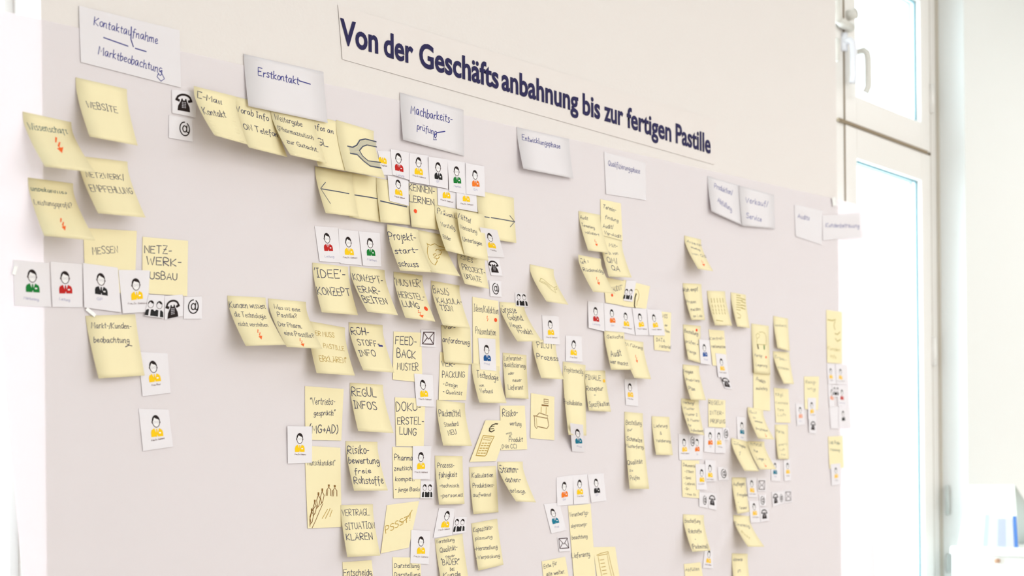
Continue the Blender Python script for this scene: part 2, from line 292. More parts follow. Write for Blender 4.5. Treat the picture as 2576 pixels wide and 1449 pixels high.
('sticky_note','yellow note reading Prozessfähigkeit technisch personell','yellow',[1.4244,1.2923,1.4874,1.292,1.487,1.21,1.424,1.2104],0.0006,0.0006,0.0096,0.0044,[('t','Prozess-',0.076,0.246,0.699,0.232,8.74,'ink',0),('t','fähigkeit',0.092,0.451,0.79,0.424,8.75,'ink',0),('t','-technisch',0.089,0.647,0.845,0.647,6.5,'ink',0),('t','-personell',0.08,0.851,0.969,0.842,6.5,'ink',0)]),
('sticky_note','yellow note reading Pharmazeutisch kompetent junge Basis','yellow',[1.3321,1.3059,1.3922,1.3052,1.3913,1.2227,1.333,1.2223],0.0006,0.0006,0.0008,0.0008,[('t','Pharma-',0.05,0.255,0.815,0.257,9.83,'ink',0),('t','zeutisch',0.041,0.461,0.704,0.445,7.91,'ink',0),('t','kompet.-',0.061,0.664,0.883,0.662,7.92,'ink',0),('t','- junge Basis',0.052,0.863,0.971,0.869,7.11,'ink',0)]),
('sticky_note','yellow note reading Risikobewertung freie Rohstoffe','yellow',[1.237,1.3139,1.3009,1.3135,1.3005,1.2355,1.2366,1.2357],0.0006,0.0006,0.0204,0.0254,[('t','Risiko-',0.029,0.251,0.733,0.244,14.15,'ink',0),('t','bewertung',0.018,0.448,0.986,0.451,10.92,'ink',0),('t','freie',0.129,0.662,0.67,0.636,8.48,'ink',0),('t','Rohstoffe',0.051,0.854,0.963,0.858,12.12,'ink',0)]),
('sticky_note','yellow note reading QS-Freigabe,leaning out left of Musterzahl','yellow',[2.279,1.3366,2.3419,1.3294,2.3344,1.2644,2.2708,1.2655],0.00203,0.00203,0.0379,0.0322,[('t','QS-Freigabe',0.129,0.169,0.812,0.243,6.63,'ink',0),('l','grey',0.73,[0.266,0.423,0.406,0.392,0.225,0.515])]),
('sticky_note','yellow note reading Labor Probe Messung at the right wall edge','yellow',[2.676,1.3464,2.7419,1.3493,2.7448,1.2729,2.6801,1.27],0.0006,0.0006,0.0008,0.0008,[('t','Lab. Probe',0.064,0.222,0.801,0.266,8.23,'teal',0),('t','Messung',0.111,0.443,0.782,0.479,6.78,'teal',0)]),
('sticky_note','yellow note reading Partikel steril Luft','yellow',[2.4497,1.3693,2.5033,1.3706,2.5024,1.2915,2.4516,1.2919],0.0006,0.0006,0.0065,0.0022,[('t','Partik.',0.06,0.211,0.74,0.277,6.85,'grey',0),('t','steril',0.16,0.617,0.91,0.582,5.72,'grey',0),('t','Luft',0.227,0.754,0.668,0.748,5.14,'grey',0),('t','frei',0.293,0.906,0.726,0.884,4.86,'grey',0)]),
('sticky_note','yellow note reading Lieferung und Validierung','yellow',[2.0065,1.3755,2.064,1.3753,2.0637,1.2975,2.0062,1.2977],0.0006,0.0006,0.0105,0.0082,[('t','Lieferung',0.093,0.286,0.868,0.27,6.65,'ink',0),('t','&',0.388,0.473,0.516,0.471,5.88,'ink',0),('t','Validierung',0.099,0.661,0.963,0.665,6.4,'ink',0)]),
('sticky_note','yellow note reading Risikobewertung Produkt,under the calculator note corner','yellow',[1.5794,1.3815,1.6416,1.3837,1.6462,1.3052,1.5796,1.303],0.0006,0.0006,0.0008,0.0008,[('t','Risiko-',0.076,0.243,0.708,0.227,13.6,'ink',0),('t','-wertung',0.312,0.442,0.825,0.465,8.61,'ink',0),('t','wg.',0.188,0.651,0.463,0.645,6.2,'ink',0),('t','Produkt',0.307,0.822,0.855,0.817,8.91,'ink',0),('t','(Min CC)',0.033,0.958,0.601,0.964,6.8,'ink',0)]),
('sticky_note','yellow note reading REGELN INTERPRÜFUNG','yellow',[2.1976,1.4177,2.259,1.4167,2.2581,1.3576,2.1971,1.3585],0.0006,0.0006,0.0008,0.0008,[('t','REGELN',0.034,0.194,0.887,0.171,7.78,'ink',0),('t','INTER-',0.08,0.551,0.899,0.524,7.24,'ink',0),('t','PRÜFUNG',0.108,0.854,1.004,0.84,8.06,'ink',0)]),
('sticky_note','yellow note with six lines reading Werbung Muster Außendienst','yellow',[2.1042,1.4147,2.1642,1.4137,2.163,1.3395,2.1031,1.3432],0.0006,0.0006,0.0228,0.0145,[('t','Werbung/',0.074,0.142,0.741,0.14,6.07,'ink',0),('t','Muster',0.085,0.306,0.714,0.3,5.6,'ink',0),('t','Muster 2',0.103,0.483,0.842,0.458,5.89,'ink',0),('t','3. Muster',0.097,0.645,0.884,0.627,5.9,'ink',0),('t','für',0.045,0.799,0.276,0.792,5.38,'ink',0),('t','Außendienst',0.113,0.946,0.983,0.916,5.64,'ink',0)]),
('sticky_note','yellow note reading DOKUERSTELLUNG','yellow',[1.3384,1.3866,1.4042,1.3871,1.3988,1.3073,1.3394,1.3073],0.0006,0.0006,0.0008,0.0008,[('t','DOKU-',0.031,0.285,0.879,0.25,13.17,'ink',0),('t','ERSTEL-',0.063,0.549,0.99,0.543,11.54,'ink',0),('t','LUNG',0.128,0.759,0.747,0.772,11.51,'ink',0)]),
('sticky_note','yellow note with a drawing of a canister and bottle','yellow',[1.6582,1.4069,1.7201,1.4026,1.7181,1.3228,1.6551,1.3255],0.0006,0.0006,0.0008,0.0008,[('l','brownpen',0.91,[0.551,0.089,0.741,0.085,0.731,0.175,0.552,0.18,0.551,0.089]),('l','brownpen',0.76,[0.552,0.138,0.731,0.131]),('l','brownpen',2.13,[0.464,0.234,0.732,0.226]),('l','ochre',0.91,[0.436,0.273,0.431,0.424]),('l','ochre',0.92,[0.65,0.267,0.643,0.419]),('l','brownpen',1.06,[0.108,0.497,0.238,0.494,0.353,0.415,0.722,0.456,0.68,0.516,0.255,0.502]),('l','brownpen',1.06,[0.15,0.509,0.17,0.731,0.251,0.773,0.285,0.725,0.68,0.749,0.758,0.678,0.708,0.514]),('l','ochre',0.61,[0.228,0.532,0.257,0.717])]),
('sticky_note','yellow note reading tägliche Kontrolle Tank Luft','yellow',[2.4465,1.4519,2.506,1.4517,2.5126,1.3748,2.4529,1.3743],0.0006,0.0006,0.0008,0.0008,[('t','tägl.',0.056,0.217,0.662,0.22,7.12,'grey',0),('t','Kontrolle',0.042,0.455,0.911,0.454,5.71,'grey',0),('t','Tank',0.139,0.663,0.595,0.653,5.42,'grey',0),('t','Luft',0.138,0.809,0.725,0.799,5.42,'grey',0)]),
('sticky_note','yellow note reading Vertriebsgespräch MG+AD','yellow',[1.1597,1.3967,1.2339,1.3955,1.2274,1.3144,1.159,1.3146],0.0006,0.0006,0.0008,0.0008,[('t','"Vertriebs-',0.127,0.339,0.798,0.311,11.36,'ink',0),('t','gespräch"',0.226,0.538,0.808,0.518,9.31,'ink',0),('t','(MG+AD)',0.114,0.869,0.915,0.857,11.88,'ink',0)]),
('sticky_note','yellow note reading REGUL INFOS','yellow',[1.2464,1.4059,1.3133,1.4058,1.3131,1.327,1.2462,1.3291],0.0006,0.0006,0.02,0.0261,[('t','REGUL',0.035,0.27,0.802,0.257,12.98,'ink',0),('t','INFOS',0.043,0.527,0.739,0.533,12.73,'ink',0)]),
('sticky_note','yellow note reading Reinigung,behind the small portraits at right','yellow',[2.5728,1.4837,2.6383,1.4871,2.6312,1.4078,2.5744,1.4082],0.0006,0.0006,0.0008,0.0008,[('t','Reinig-',0.083,0.202,0.813,0.222,7.85,'grey',0),('t','ung',0.197,0.382,0.787,0.429,7.86,'grey',0)]),
('sticky_note','yellow note reading FINALE Rezeptur Spezifikation with a small yellow dot','yellow',[1.8033,1.4554,1.8637,1.4587,1.8681,1.3792,1.8075,1.3797],0.00135,0.00135,0.0069,0.01,[('t','FINALE',0.034,0.211,0.781,0.247,9.52,'ink',0),('t','Rezeptur',0.012,0.499,0.818,0.481,8.74,'ink',0),('t','+',0.326,0.628,0.443,0.626,4.77,'ink',0),('t','Spezifikation',0.045,0.899,0.994,0.852,9.88,'ink',0)]),
('sticky_note','yellow note reading Produktauslieferung,below the drawn animal note','yellow',[2.3661,1.4885,2.4312,1.4865,2.429,1.3995,2.3639,1.4005],0.0006,0.0006,0.0008,0.0008,[('t','Produkt-',0.171,0.262,0.761,0.322,8.41,'ink',0),('t','auslieferg.',0.15,0.493,0.856,0.466,6.45,'ink',0),('l','olive',0.85,[0.837,-0.038,0.722,0.018,0.761,0.072])]),
('sticky_note','yellow note reading Freigabe Produktion Plan','yellow',[2.1107,1.4848,2.1664,1.4854,2.1672,1.4124,2.1115,1.4111],0.0006,0.0006,0.0192,0.0163,[('t','Freigabe',-0.012,0.231,0.606,0.24,7.96,'ink',0),('t','Prod.+Verp.',0.051,0.461,0.92,0.472,6.16,'ink',0),('t','Plan',0.074,0.716,0.487,0.734,8.04,'ink',0)]),
('sticky_note','yellow note reading VERPACKUNG Design Qualität','yellow',[1.4383,1.467,1.5057,1.4628,1.4965,1.3879,1.4331,1.3855],0.0006,0.0006,0.0008,0.0008,[('t','VER-',0.06,0.292,0.547,0.263,8.81,'ink',0),('t','PACKUNG',0.101,0.525,0.907,0.487,10.71,'ink',0),('t','- Design',0.125,0.686,0.661,0.717,6.54,'ink',0),('t','- Qualität',0.134,0.852,0.843,0.887,6.84,'ink',0)]),
('sticky_note','yellow note reading PILOT Prozess','yellow',[1.6634,1.5073,1.7255,1.5026,1.7203,1.4333,1.6577,1.4322],0.0006,0.0006,0.0266,0.0241,[('t',"'PILOT'",0.167,0.217,0.948,0.167,9.27,'ink',0),('t','Prozess',0.077,0.508,1.039,0.499,10.2,'ink',0)]),
('sticky_note','yellow note reading FEEDBACK MUSTER,left of the small envelope card','yellow',[1.337,1.4936,1.3964,1.4961,1.3974,1.4134,1.3337,1.4152],0.0006,0.0006,0.0008,0.0008,[('t','FEED-',0.068,0.258,0.839,0.264,13.02,'ink',0),('t','BACK',0.122,0.532,0.815,0.529,13.43,'ink',0),('t','MUSTER',0.135,0.784,0.894,0.778,11.65,'ink',0)]),
('sticky_note','yellow note reading Gesuch Audit wer macht','yellow',[1.8597,1.5351,1.9192,1.536,1.9203,1.4619,1.8608,1.4589],0.00345,0.00345,0.016,0.0196,[('t','Gesuche',0.105,0.191,0.955,0.16,7.44,'ink',0),('t','Audit',0.143,0.667,0.698,0.624,13.81,'ink',0),('t','wer macht',0.029,0.829,0.861,0.893,8.32,'ink',0)]),
('sticky_note','yellow note reading Kontrollreklamation behind a yellow-suit portrait','yellow',[2.2017,1.564,2.2568,1.5656,2.2672,1.4898,2.214,1.4888],0.0006,0.0006,0.0008,0.0008,[('t','Kontrol-',-0.026,0.293,0.924,0.25,6.68,'ink',0),('t','reklamation',0.042,0.501,1.017,0.489,6.69,'ink',0)]),
('sticky_note','yellow note reading Voranforderung,below the BASIS KALKULATION note','yellow',[1.4412,1.5121,1.5089,1.5132,1.5092,1.4499,1.4423,1.4493],0.0006,0.0006,0.0063,0.0024,[('t','Vor-',0.067,0.107,0.493,0.068,7.05,'ink',0),('t','anforderung',0.006,0.453,0.967,0.468,9.71,'ink',0)]),
('sticky_note','yellow note reading ROHSTOFF INFO','yellow',[1.2453,1.501,1.3139,1.5019,1.3149,1.4235,1.2463,1.4233],0.0006,0.0006,0.0337,0.0274,[('t','ROH-',0.046,0.248,0.592,0.234,10.9,'ink',0),('t','STOFF-',0.151,0.47,0.824,0.46,9.45,'ink',0),('t','INFO',0.087,0.694,0.634,0.676,9.58,'ink',0),('l','blue',2.29,[0.782,0.439,0.884,0.439])]),
('sticky_note','yellow note reading ER MUSS PASTILLE ERKLÄREN in ochre pen','yellow',[1.1674,1.4966,1.2378,1.4919,1.2327,1.4144,1.162,1.4148],0.0006,0.0006,0.0268,0.0301,[('t','ER MUSS',0.181,0.252,0.713,0.239,7.57,'ochre',0),('t','PASTILLE',0.351,0.478,0.922,0.492,7.4,'ochre',0),('t','ERKLÄREN"',0.168,0.764,0.915,0.744,8.62,'ochre',0)]),
('sticky_note','tall yellow note reading Kundeninfo at the right wall edge','yellow',[2.6734,1.6471,2.7452,1.6482,2.7416,1.5233,2.6742,1.5217],0.0006,0.0006,0.0008,0.0008,[('l','olive',2.11,[0.066,0.184,0.382,0.191,0.573,0.156,0.474,0.282,0.536,0.356]),('l','olive',1.89,[0.534,0.432,0.696,0.446,0.86,0.393]),('l','olive',1.9,[0.563,0.525,0.693,0.579,0.891,0.535]),('t','Kunden',0.031,0.747,0.888,0.768,8.51,'olive',0),('t','info',0.186,0.888,0.617,0.916,8.5,'olive',0)]),
('sticky_note','yellow note reading Grosse Gebinde Neues Produkt','yellow',[1.5803,1.5644,1.6425,1.5672,1.6457,1.4961,1.5836,1.4915],0.0006,0.0006,0.04,0.0409,[('t','Grosse',0.017,0.27,0.648,0.257,14.03,'ink',0),('t','Gebind.',0.17,0.453,0.786,0.444,12.14,'ink',0),('t','Neues',0.089,0.63,0.528,0.663,9.28,'ink',0),('t','Produkt',0.263,0.785,0.837,0.82,10.74,'ink',0)]),
('sticky_note','tall yellow note reading Ideen Kollektion Präsentation with orange dot','yellow',[1.5145,1.5669,1.5772,1.5655,1.5799,1.4424,1.5141,1.4417],0.0006,0.0006,0.0008,0.0008,[('t','Ideen/Kollektion',0.043,0.195,1.003,0.188,13.07,'ink',0),('t','Präsentation',0.095,0.504,0.882,0.499,12.34,'ink',0),('l','orange',1.02,[0.557,0.237,0.536,0.273,0.581,0.273,0.553,0.307])]),
('sticky_note','yellow note with an olive bar chart drawing','yellow',[2.2833,1.6504,2.3396,1.6504,2.3397,1.5766,2.2834,1.575],0.0006,0.0006,0.0157,0.0098,[('l','olive',1.37,[0.362,0.055,0.637,0.058]),('l','olive',1.38,[0.361,0.125,0.711,0.123]),('l','olive',1.39,[0.345,0.196,0.776,0.189]),('l','olive',1.39,[0.323,0.268,0.6,0.272]),('l','olive',1.4,[0.297,0.34,0.656,0.34]),('l','olive',1.4,[0.268,0.413,0.712,0.407]),('l','olive',1.4,[0.236,0.485,0.521,0.49]),('l','olive',1.66,[0.697,0.133,0.95,0.153]),('l','olive',1.67,[0.677,0.228,0.93,0.249]),('l','olive',1.68,[0.649,0.323,0.904,0.345]),('l','olive',1.68,[0.615,0.419,0.873,0.441]),('l','olive',1.26,[0.234,0.58,0.476,0.641,0.385,0.73,0.199,0.731])]),
('sticky_note','yellow note with rows of olive tally marks','yellow',[2.1974,1.6453,2.2617,1.6503,2.2675,1.5759,2.2032,1.5713],0.0006,0.0006,0.0155,0.0138,[('l','olive',1.61,[0.176,0.213,0.162,0.337]),('l','olive',1.62,[0.336,0.21,0.323,0.334]),('l','olive',1.62,[0.503,0.207,0.491,0.332]),('l','olive',1.62,[0.668,0.205,0.657,0.329]),('l','olive',1.63,[0.827,0.202,0.816,0.327]),('l','olive',1.62,[0.152,0.404,0.155,0.474]),('l','olive',1.63,[0.313,0.402,0.316,0.472]),('l','olive',1.63,[0.482,0.4,0.486,0.469]),('l','olive',1.63,[0.648,0.397,0.653,0.467]),('l','olive',1.64,[0.808,0.395,0.813,0.465]),('l','olive',1.62,[0.129,0.524,0.133,0.586]),('l','olive',1.63,[0.291,0.522,0.295,0.584]),('l','olive',1.63,[0.461,0.519,0.466,0.582]),('l','olive',1.64,[0.628,0.517,0.633,0.58]),('l','olive',1.64,[0.788,0.515,0.794,0.577]),('l','olive',1.63,[0.106,0.625,0.119,0.669]),('l','olive',1.63,[0.269,0.623,0.281,0.667]),('l','olive',1.63,[0.439,0.621,0.452,0.665]),('l','olive',1.64,[0.607,0.619,0.621,0.663]),('l','olive',1.64,[0.768,0.617,0.782,0.661]),('l','olive',1.36,[0.147,0.848,0.514,0.875])]),
('sticky_note','yellow note reading Roh empfang Proben melden','yellow',[2.1133,1.6525,2.1769,1.6571,2.1799,1.5815,2.1189,1.5754],0.0006,0.0006,0.0172,0.0066,[('t','Roh empf.',-0.008,0.228,0.842,0.183,8.17,'ink',0),('t','Proben',-0.004,0.54,0.608,0.539,6.64,'ink',0),('t','melden',0.138,0.751,0.814,0.73,6.65,'ink',0),('t','an Lab.',0.19,0.922,0.872,0.912,5.59,'ink',0)]),
('sticky_note','yellow note reading BASIS KALKULATION','yellow',[1.4197,1.5849,1.4843,1.5832,1.4823,1.5072,1.4176,1.5074],0.0006,0.0006,0.0302,0.028,[('t','BASIS',0.044,0.261,0.623,0.261,11.26,'ink',0),('t','KALKULA-',0.094,0.482,1.019,0.44,9.54,'ink',0),('t','TION',0.131,0.645,0.611,0.634,9.31,'ink',0)]),
('sticky_note','yellow note reading AUDIT with orange dot,left of a two-figure card','yellow',[1.8613,1.6383,1.9309,1.6365,1.9235,1.5882,1.8667,1.5895],0.00132,0.00131,0.0008,0.0008,[('t',"'AUDIT'",0.383,0.529,0.856,0.337,8.65,'ink',0)]),
('sticky_note','yellow note reading MUSTER HERSTELLUNG with orange dot and arrow','yellow',[1.3382,1.5906,1.4003,1.5912,1.4011,1.5119,1.3389,1.5135],0.0006,0.0006,0.0271,0.0301,[('t',"'MUSTER'",0.028,0.283,0.942,0.252,11.9,'ink',0),('t','HERSTEL-',0.038,0.551,0.942,0.538,10.11,'ink',0),('t','LUNG',0.07,0.741,0.657,0.745,10.47,'ink',0),('l','orange',0.97,[0.55,0.787,0.51,0.841,0.615,0.828,0.557,0.879,0.611,0.903]),('f','orange',[0.502,0.905,0.676,0.877,0.603,0.95])]),
('sticky_note','yellow note reading KONZEPT ERARBEITEN','yellow',[1.2489,1.59,1.3193,1.5913,1.3206,1.5156,1.2502,1.5138],0.0006,0.0006,0.0409,0.0306,[('t','KONZEPT-',0.04,0.297,0.919,0.3,11.35,'ink',0),('t','ERAR-',0.06,0.556,0.741,0.553,10.53,'ink',0),('t','BEITEN',0.062,0.783,0.841,0.773,10.97,'ink',0)]),
('sticky_note','yellow note with a drawing of a wrench','yellow',[1.6587,1.6394,1.7217,1.6373,1.7195,1.568,1.6564,1.5677],0.0006,0.0006,0.0424,0.0377,[('l','olive',0.87,[0.234,0.424,0.349,0.323,0.451,0.34,0.615,0.465,0.77,0.536,0.928,0.483,0.866,0.573,0.747,0.574,0.726,0.695,0.584,0.616,0.461,0.478,0.234,0.424]),('l','olive',0.69,[0.32,0.402,0.489,0.44,0.618,0.553])]),
('sticky_note','yellow note reading IDEE KONZEPT','yellow',[1.176,1.5869,1.2447,1.5882,1.2463,1.5101,1.1775,1.5088],0.0006,0.0006,0.0204,0.022,[('t',"'IDEE'-",0.049,0.286,0.936,0.242,13.46,'ink',0),('t','KONZEPT',0.02,0.638,0.972,0.603,12.09,'ink',0)]),
('sticky_note','yellow note reading EINES PROJEKT UPDATE','yellow',[1.4802,1.6382,1.5454,1.6337,1.5419,1.5818,1.4764,1.5827],0.0006,0.0006,0.022,0.0134,[('t','EINES',0.123,0.142,0.569,0.195,6.98,'ink',0),('t','PROJEKT-',0.113,0.512,0.983,0.516,9.17,'ink',0),('t','UPDATE',0.103,0.803,0.778,0.816,9.02,'ink',0)]),
('sticky_note','yellow note reading NETZWERKAUSBAU,partly under a yellow-suit portrait','yellow',[0.8893,1.5895,0.96,1.593,0.9574,1.5145,0.8876,1.5116],0.0006,0.0006,0.0008,0.0008,[('t','NETZ-',0.045,0.277,0.651,0.269,10.34,'ink',0),('t','WERK-',0.089,0.488,0.875,0.469,10.79,'ink',0),('t','AUSBAU',0.027,0.737,0.79,0.726,9.66,'ink',0)]),
('sticky_note','yellow note reading MESSEN,above the row of four portraits','yellow',[0.8029,1.5901,0.8805,1.5962,0.8762,1.5083,0.8046,1.5087],0.0006,0.0006,0.0008,0.0008,[('t','MESSEN',0.161,0.42,0.665,0.362,9.59,'ink',0)]),
('sticky_note','yellow note reading NETZWERK EMPFEHLUNG,below the WEBSITE note','yellow',[0.7962,1.6846,0.8674,1.689,0.8724,1.6077,0.8012,1.6024],0.0006,0.0006,0.0442,0.0386,[('t','NETZWERK/',0.094,0.347,0.885,0.331,7.61,'ink',0),('t','EMPFEHLUNG',0.071,0.602,0.972,0.574,9.52,'ink',0)]),
('sticky_note','yellow note reading Auflagen Freigabe Versand','yellow',[2.2813,1.2517,2.333,1.2508,2.3317,1.1766,2.2798,1.1731],0.0006,0.0006,0.0147,0.0099,[('t','Auflagen',0.079,0.229,0.912,0.226,7.96,'ink',0),('t','Freigabe',0.243,0.52,1.035,0.542,6.88,'ink',0),('t','+',0.197,0.707,0.294,0.711,4.11,'ink',0),('t','Versand',0.222,0.883,0.806,0.906,6.31,'ink',0)]),
('sticky_note','yellow note reading Musterzahl Plan Lager with orange arrow','yellow',[2.3435,1.3308,2.4067,1.3304,2.4062,1.2686,2.3431,1.268],0.0006,0.0006,0.0297,0.0307,[('t','Musterzahl',0.099,0.135,0.844,0.167,7.07,'ink',0),('t','Plan',0.227,0.378,0.462,0.398,6.04,'ink',0),('t','Lager -',0.179,0.646,0.734,0.691,6.68,'ink',0),('l','orange',0.63,[0.468,0.777,0.418,0.818,0.512,0.816,0.447,0.853,0.488,0.877]),('f','orange',[0.393,0.871,0.55,0.861,0.466,0.916])]),
('sticky_note','yellow note reading Beschaffung Rohstoffe Packmittel','yellow',[2.1069,1.1767,2.1781,1.1729,2.1741,1.0996,2.1028,1.1005],0.0006,0.0006,0.0257,0.0192,[('t','Beschaffung',0.061,0.223,0.815,0.219,8.18,'ink',0),('t','Rohstoffe',0.136,0.511,0.795,0.496,8.5,'ink',0),('t','+',0.328,0.697,0.418,0.698,4.52,'ink',0),('t','(Packmittel)',0.064,0.914,0.924,0.936,8.77,'ink',0)]),
('sticky_note','yellow note reading Muster vermessen Prüflabor with orange arrow','yellow',[2.3411,1.4052,2.4011,1.4003,2.3956,1.3338,2.3353,1.3352],0.00209,0.00209,0.0304,0.032,[('t','Muster',0.107,0.173,0.599,0.158,6.62,'ink',0),('t','zu',0.257,0.339,0.427,0.325,4.98,'ink',0),('t','vermessen',0.262,0.445,0.766,0.47,5.03,'ink',0),('t','Prüflabor',0.155,0.716,0.89,0.738,5.96,'ink',0),('l','orange',0.61,[0.597,0.812,0.553,0.851,0.622,0.845,0.568,0.88,0.592,0.899]),('f','orange',[0.525,0.898,0.641,0.883,0.57,0.934])]),
('sticky_note','yellow note reading Lieferantenqualifizierung oder neuer Lieferant','yellow',[1.5873,1.4753,1.6472,1.4746,1.6464,1.3956,1.5864,1.3954],0.0006,0.0006,0.0077,0.0054,[('t','Lieferanten-',0.042,0.168,0.838,0.126,8.94,'ink',0),('t','qualifizierung',0.027,0.304,0.952,0.291,8.38,'ink',0),('t','oder',0.179,0.483,0.448,0.464,5.67,'ink',0),('t','neuer',0.352,0.636,0.753,0.61,6.89,'ink',0),('t','Lieferant',0.125,0.814,0.8,0.792,9.28,'ink',0)]),
('sticky_note','yellow note reading Ergebnis mitteilen,swinging far from the wall','yellow',[2.4449,1.534,2.5114,1.5362,2.5127,1.4628,2.4473,1.4596],0.0006,0.0006,0.0259,0.0108,[('t','Ergeb.-',0.072,0.189,0.789,0.294,6.38,'grey',0),('t','mitteilen',0.054,0.525,0.846,0.57,6.42,'grey',0)]),
('sticky_note','yellow note reading wöchentlich,topmost of the column right of the animal','yellow',[2.4475,1.6135,2.5074,1.6122,2.5057,1.5375,2.4458,1.5402],0.0006,0.0006,0.0113,0.0053,[('t','wöchentl.',0.08,0.305,0.921,0.272,6.08,'grey',0)]),
('sticky_note','yellow note reading Technologie below the dark blue suit portrait','yellow',[1.5102,1.4522,1.5768,1.4503,1.5749,1.3848,1.5082,1.383],0.00202,0.00202,0.0202,0.0192,[('t','Technologie',0.135,0.348,0.928,0.393,12.87,'ink',0),('t','von',0.153,0.582,0.335,0.579,5.47,'ink',0),('t','Verbund',0.124,0.748,0.596,0.744,7.95,'ink',0)]),
('sticky_note','yellow note reading Bestellung prüfen Menge with orange dot','yellow',[2.113,1.5675,2.1733,1.569,2.1672,1.4905,2.1151,1.4947],0.0006,0.0006,0.0108,0.0035,[('t','Bestellung',0.036,0.221,0.86,0.265,7.94,'ink',0),('t','prüfen +',0.025,0.51,0.867,0.538,6.9,'ink',0),('t','Menge',0.017,0.785,0.705,0.792,6.89,'ink',0)]),
('sticky_note','tall yellow note with a drawn animal and orange dot','yellow',[2.36,1.5894,2.4286,1.5893,2.4285,1.4805,2.3598,1.4808],0.0006,0.0006,0.0066,0.0033,[('l','olive',0.98,[0.27,0.294,0.244,0.218,0.356,0.181,0.462,0.208,0.419,0.261,0.306,0.292,0.253,0.411,0.806,0.398,0.84,0.254,0.774,0.167,0.612,0.142,0.43,0.158]),('l','darkbrown',3.08,[0.307,0.415,0.341,0.494]),('l','green',3.1,[0.692,0.416,0.69,0.488]),('t','Fertig-',0.096,0.665,0.582,0.659,6.44,'ink',0),('t','Lagerung',0.129,0.856,0.819,0.849,5.89,'ink',0)]),
('sticky_note','yellow note reading Packmittel Standard NEU','yellow',[1.4293,1.386,1.4944,1.3828,1.4908,1.3087,1.4255,1.3086],0.0006,0.0006,0.0197,0.0205,[('t','Packmittel',0.053,0.355,0.836,0.319,12.84,'ink',0),('t','Standard',0.179,0.585,0.689,0.537,8.23,'ink',0),('t','NEU',0.265,0.771,0.585,0.725,7.96,'ink',0)]),
('sticky_note','yellow note reading Was ist eine Pastille with orange arrow','yellow',[1.0947,1.5242,1.163,1.5255,1.1646,1.4506,1.0963,1.4487],0.0006,0.0006,0.0432,0.0388,[('t','Was ist eine',0.118,0.192,0.831,0.22,7.64,'ink',0),('t','Pastille?',0.156,0.363,0.683,0.358,7.37,'ink',0),('t','Der Pharm.',0.075,0.56,0.706,0.578,8.01,'ink',0),('t','eine Pastille?',0.121,0.741,0.929,0.768,8.13,'ink',0),('l','orange',1.01,[0.498,0.801,0.457,0.855,0.527,0.848,0.474,0.897,0.501,0.925]),('f','orange',[0.431,0.921,0.55,0.902,0.48,0.973])]),
('sticky_note','yellow note reading Arbeitsanweisung with orange arrow,topmost of its column','yellow',[2.1202,1.7516,2.1773,1.7504,2.1758,1.68,2.1187,1.678],0.0006,0.0006,0.0354,0.0316,[('t','Arbeits-',0.118,0.176,1.037,0.216,6.45,'ink',0),('t','anweisg.',0.262,0.33,0.832,0.371,5.45,'ink',0),('t','von QS',0.136,0.535,1.08,0.567,5.53,'ink',0),('l','orange',0.96,[0.593,0.684,0.511,0.747,0.647,0.732,0.544,0.791,0.596,0.818]),('f','orange',[0.46,0.822,0.691,0.788,0.553,0.874])]),
('sticky_note','yellow note reading Mitarbeit von QM QA','yellow',[1.8545,1.7181,1.9189,1.7154,1.9158,1.6399,1.8511,1.6352],0.0006,0.0006,0.0228,0.0262,[('t','Mit-',0.375,0.229,0.787,0.217,7.74,'ink',0),('t','arb. von',0.108,0.443,0.741,0.405,6.53,'ink',0),('t','QM/',0.137,0.658,0.623,0.641,10.01,'ink',0),('t','QA',0.229,0.83,0.612,0.861,9.81,'ink',0)]),
('sticky_note','yellow note reading Kunden wissen die Technologie nicht verstehen,orange arrow','yellow',[1.0238,1.5217,1.0896,1.5249,1.0932,1.4515,1.0276,1.4455],0.0006,0.0006,0.0406,0.0445,[('t','Kunden wissen',0.014,0.233,0.971,0.227,9.64,'ink',0),('t','die Technologie',0.064,0.406,0.88,0.441,8.37,'ink',0),('t','nicht verstehen',0.07,0.596,0.831,0.615,7.13,'ink',0),('l','orange',1.18,[0.508,0.676,0.464,0.736,0.528,0.733,0.475,0.787,0.494,0.822]),('f','orange',[0.434,0.813,0.54,0.798,0.469,0.878])]),
('sticky_note','yellow note reading QA Rückmeldung with orange arrow','yellow',[1.7756,1.6689,1.8398,1.6687,1.8397,1.599,1.7754,1.5961],0.01375,0.01375,0.0358,0.0348,[('t','QA +',0.077,0.218,0.47,0.178,8.6,'ink',0),('t','Rückmeldg.',0.061,0.426,0.998,0.395,7.62,'ink',0),('l','orange',1.19,[0.542,0.557,0.475,0.631,0.567,0.62,0.486,0.688,0.511,0.725]),('f','orange',[0.424,0.722,0.58,0.692,0.469,0.792])]),
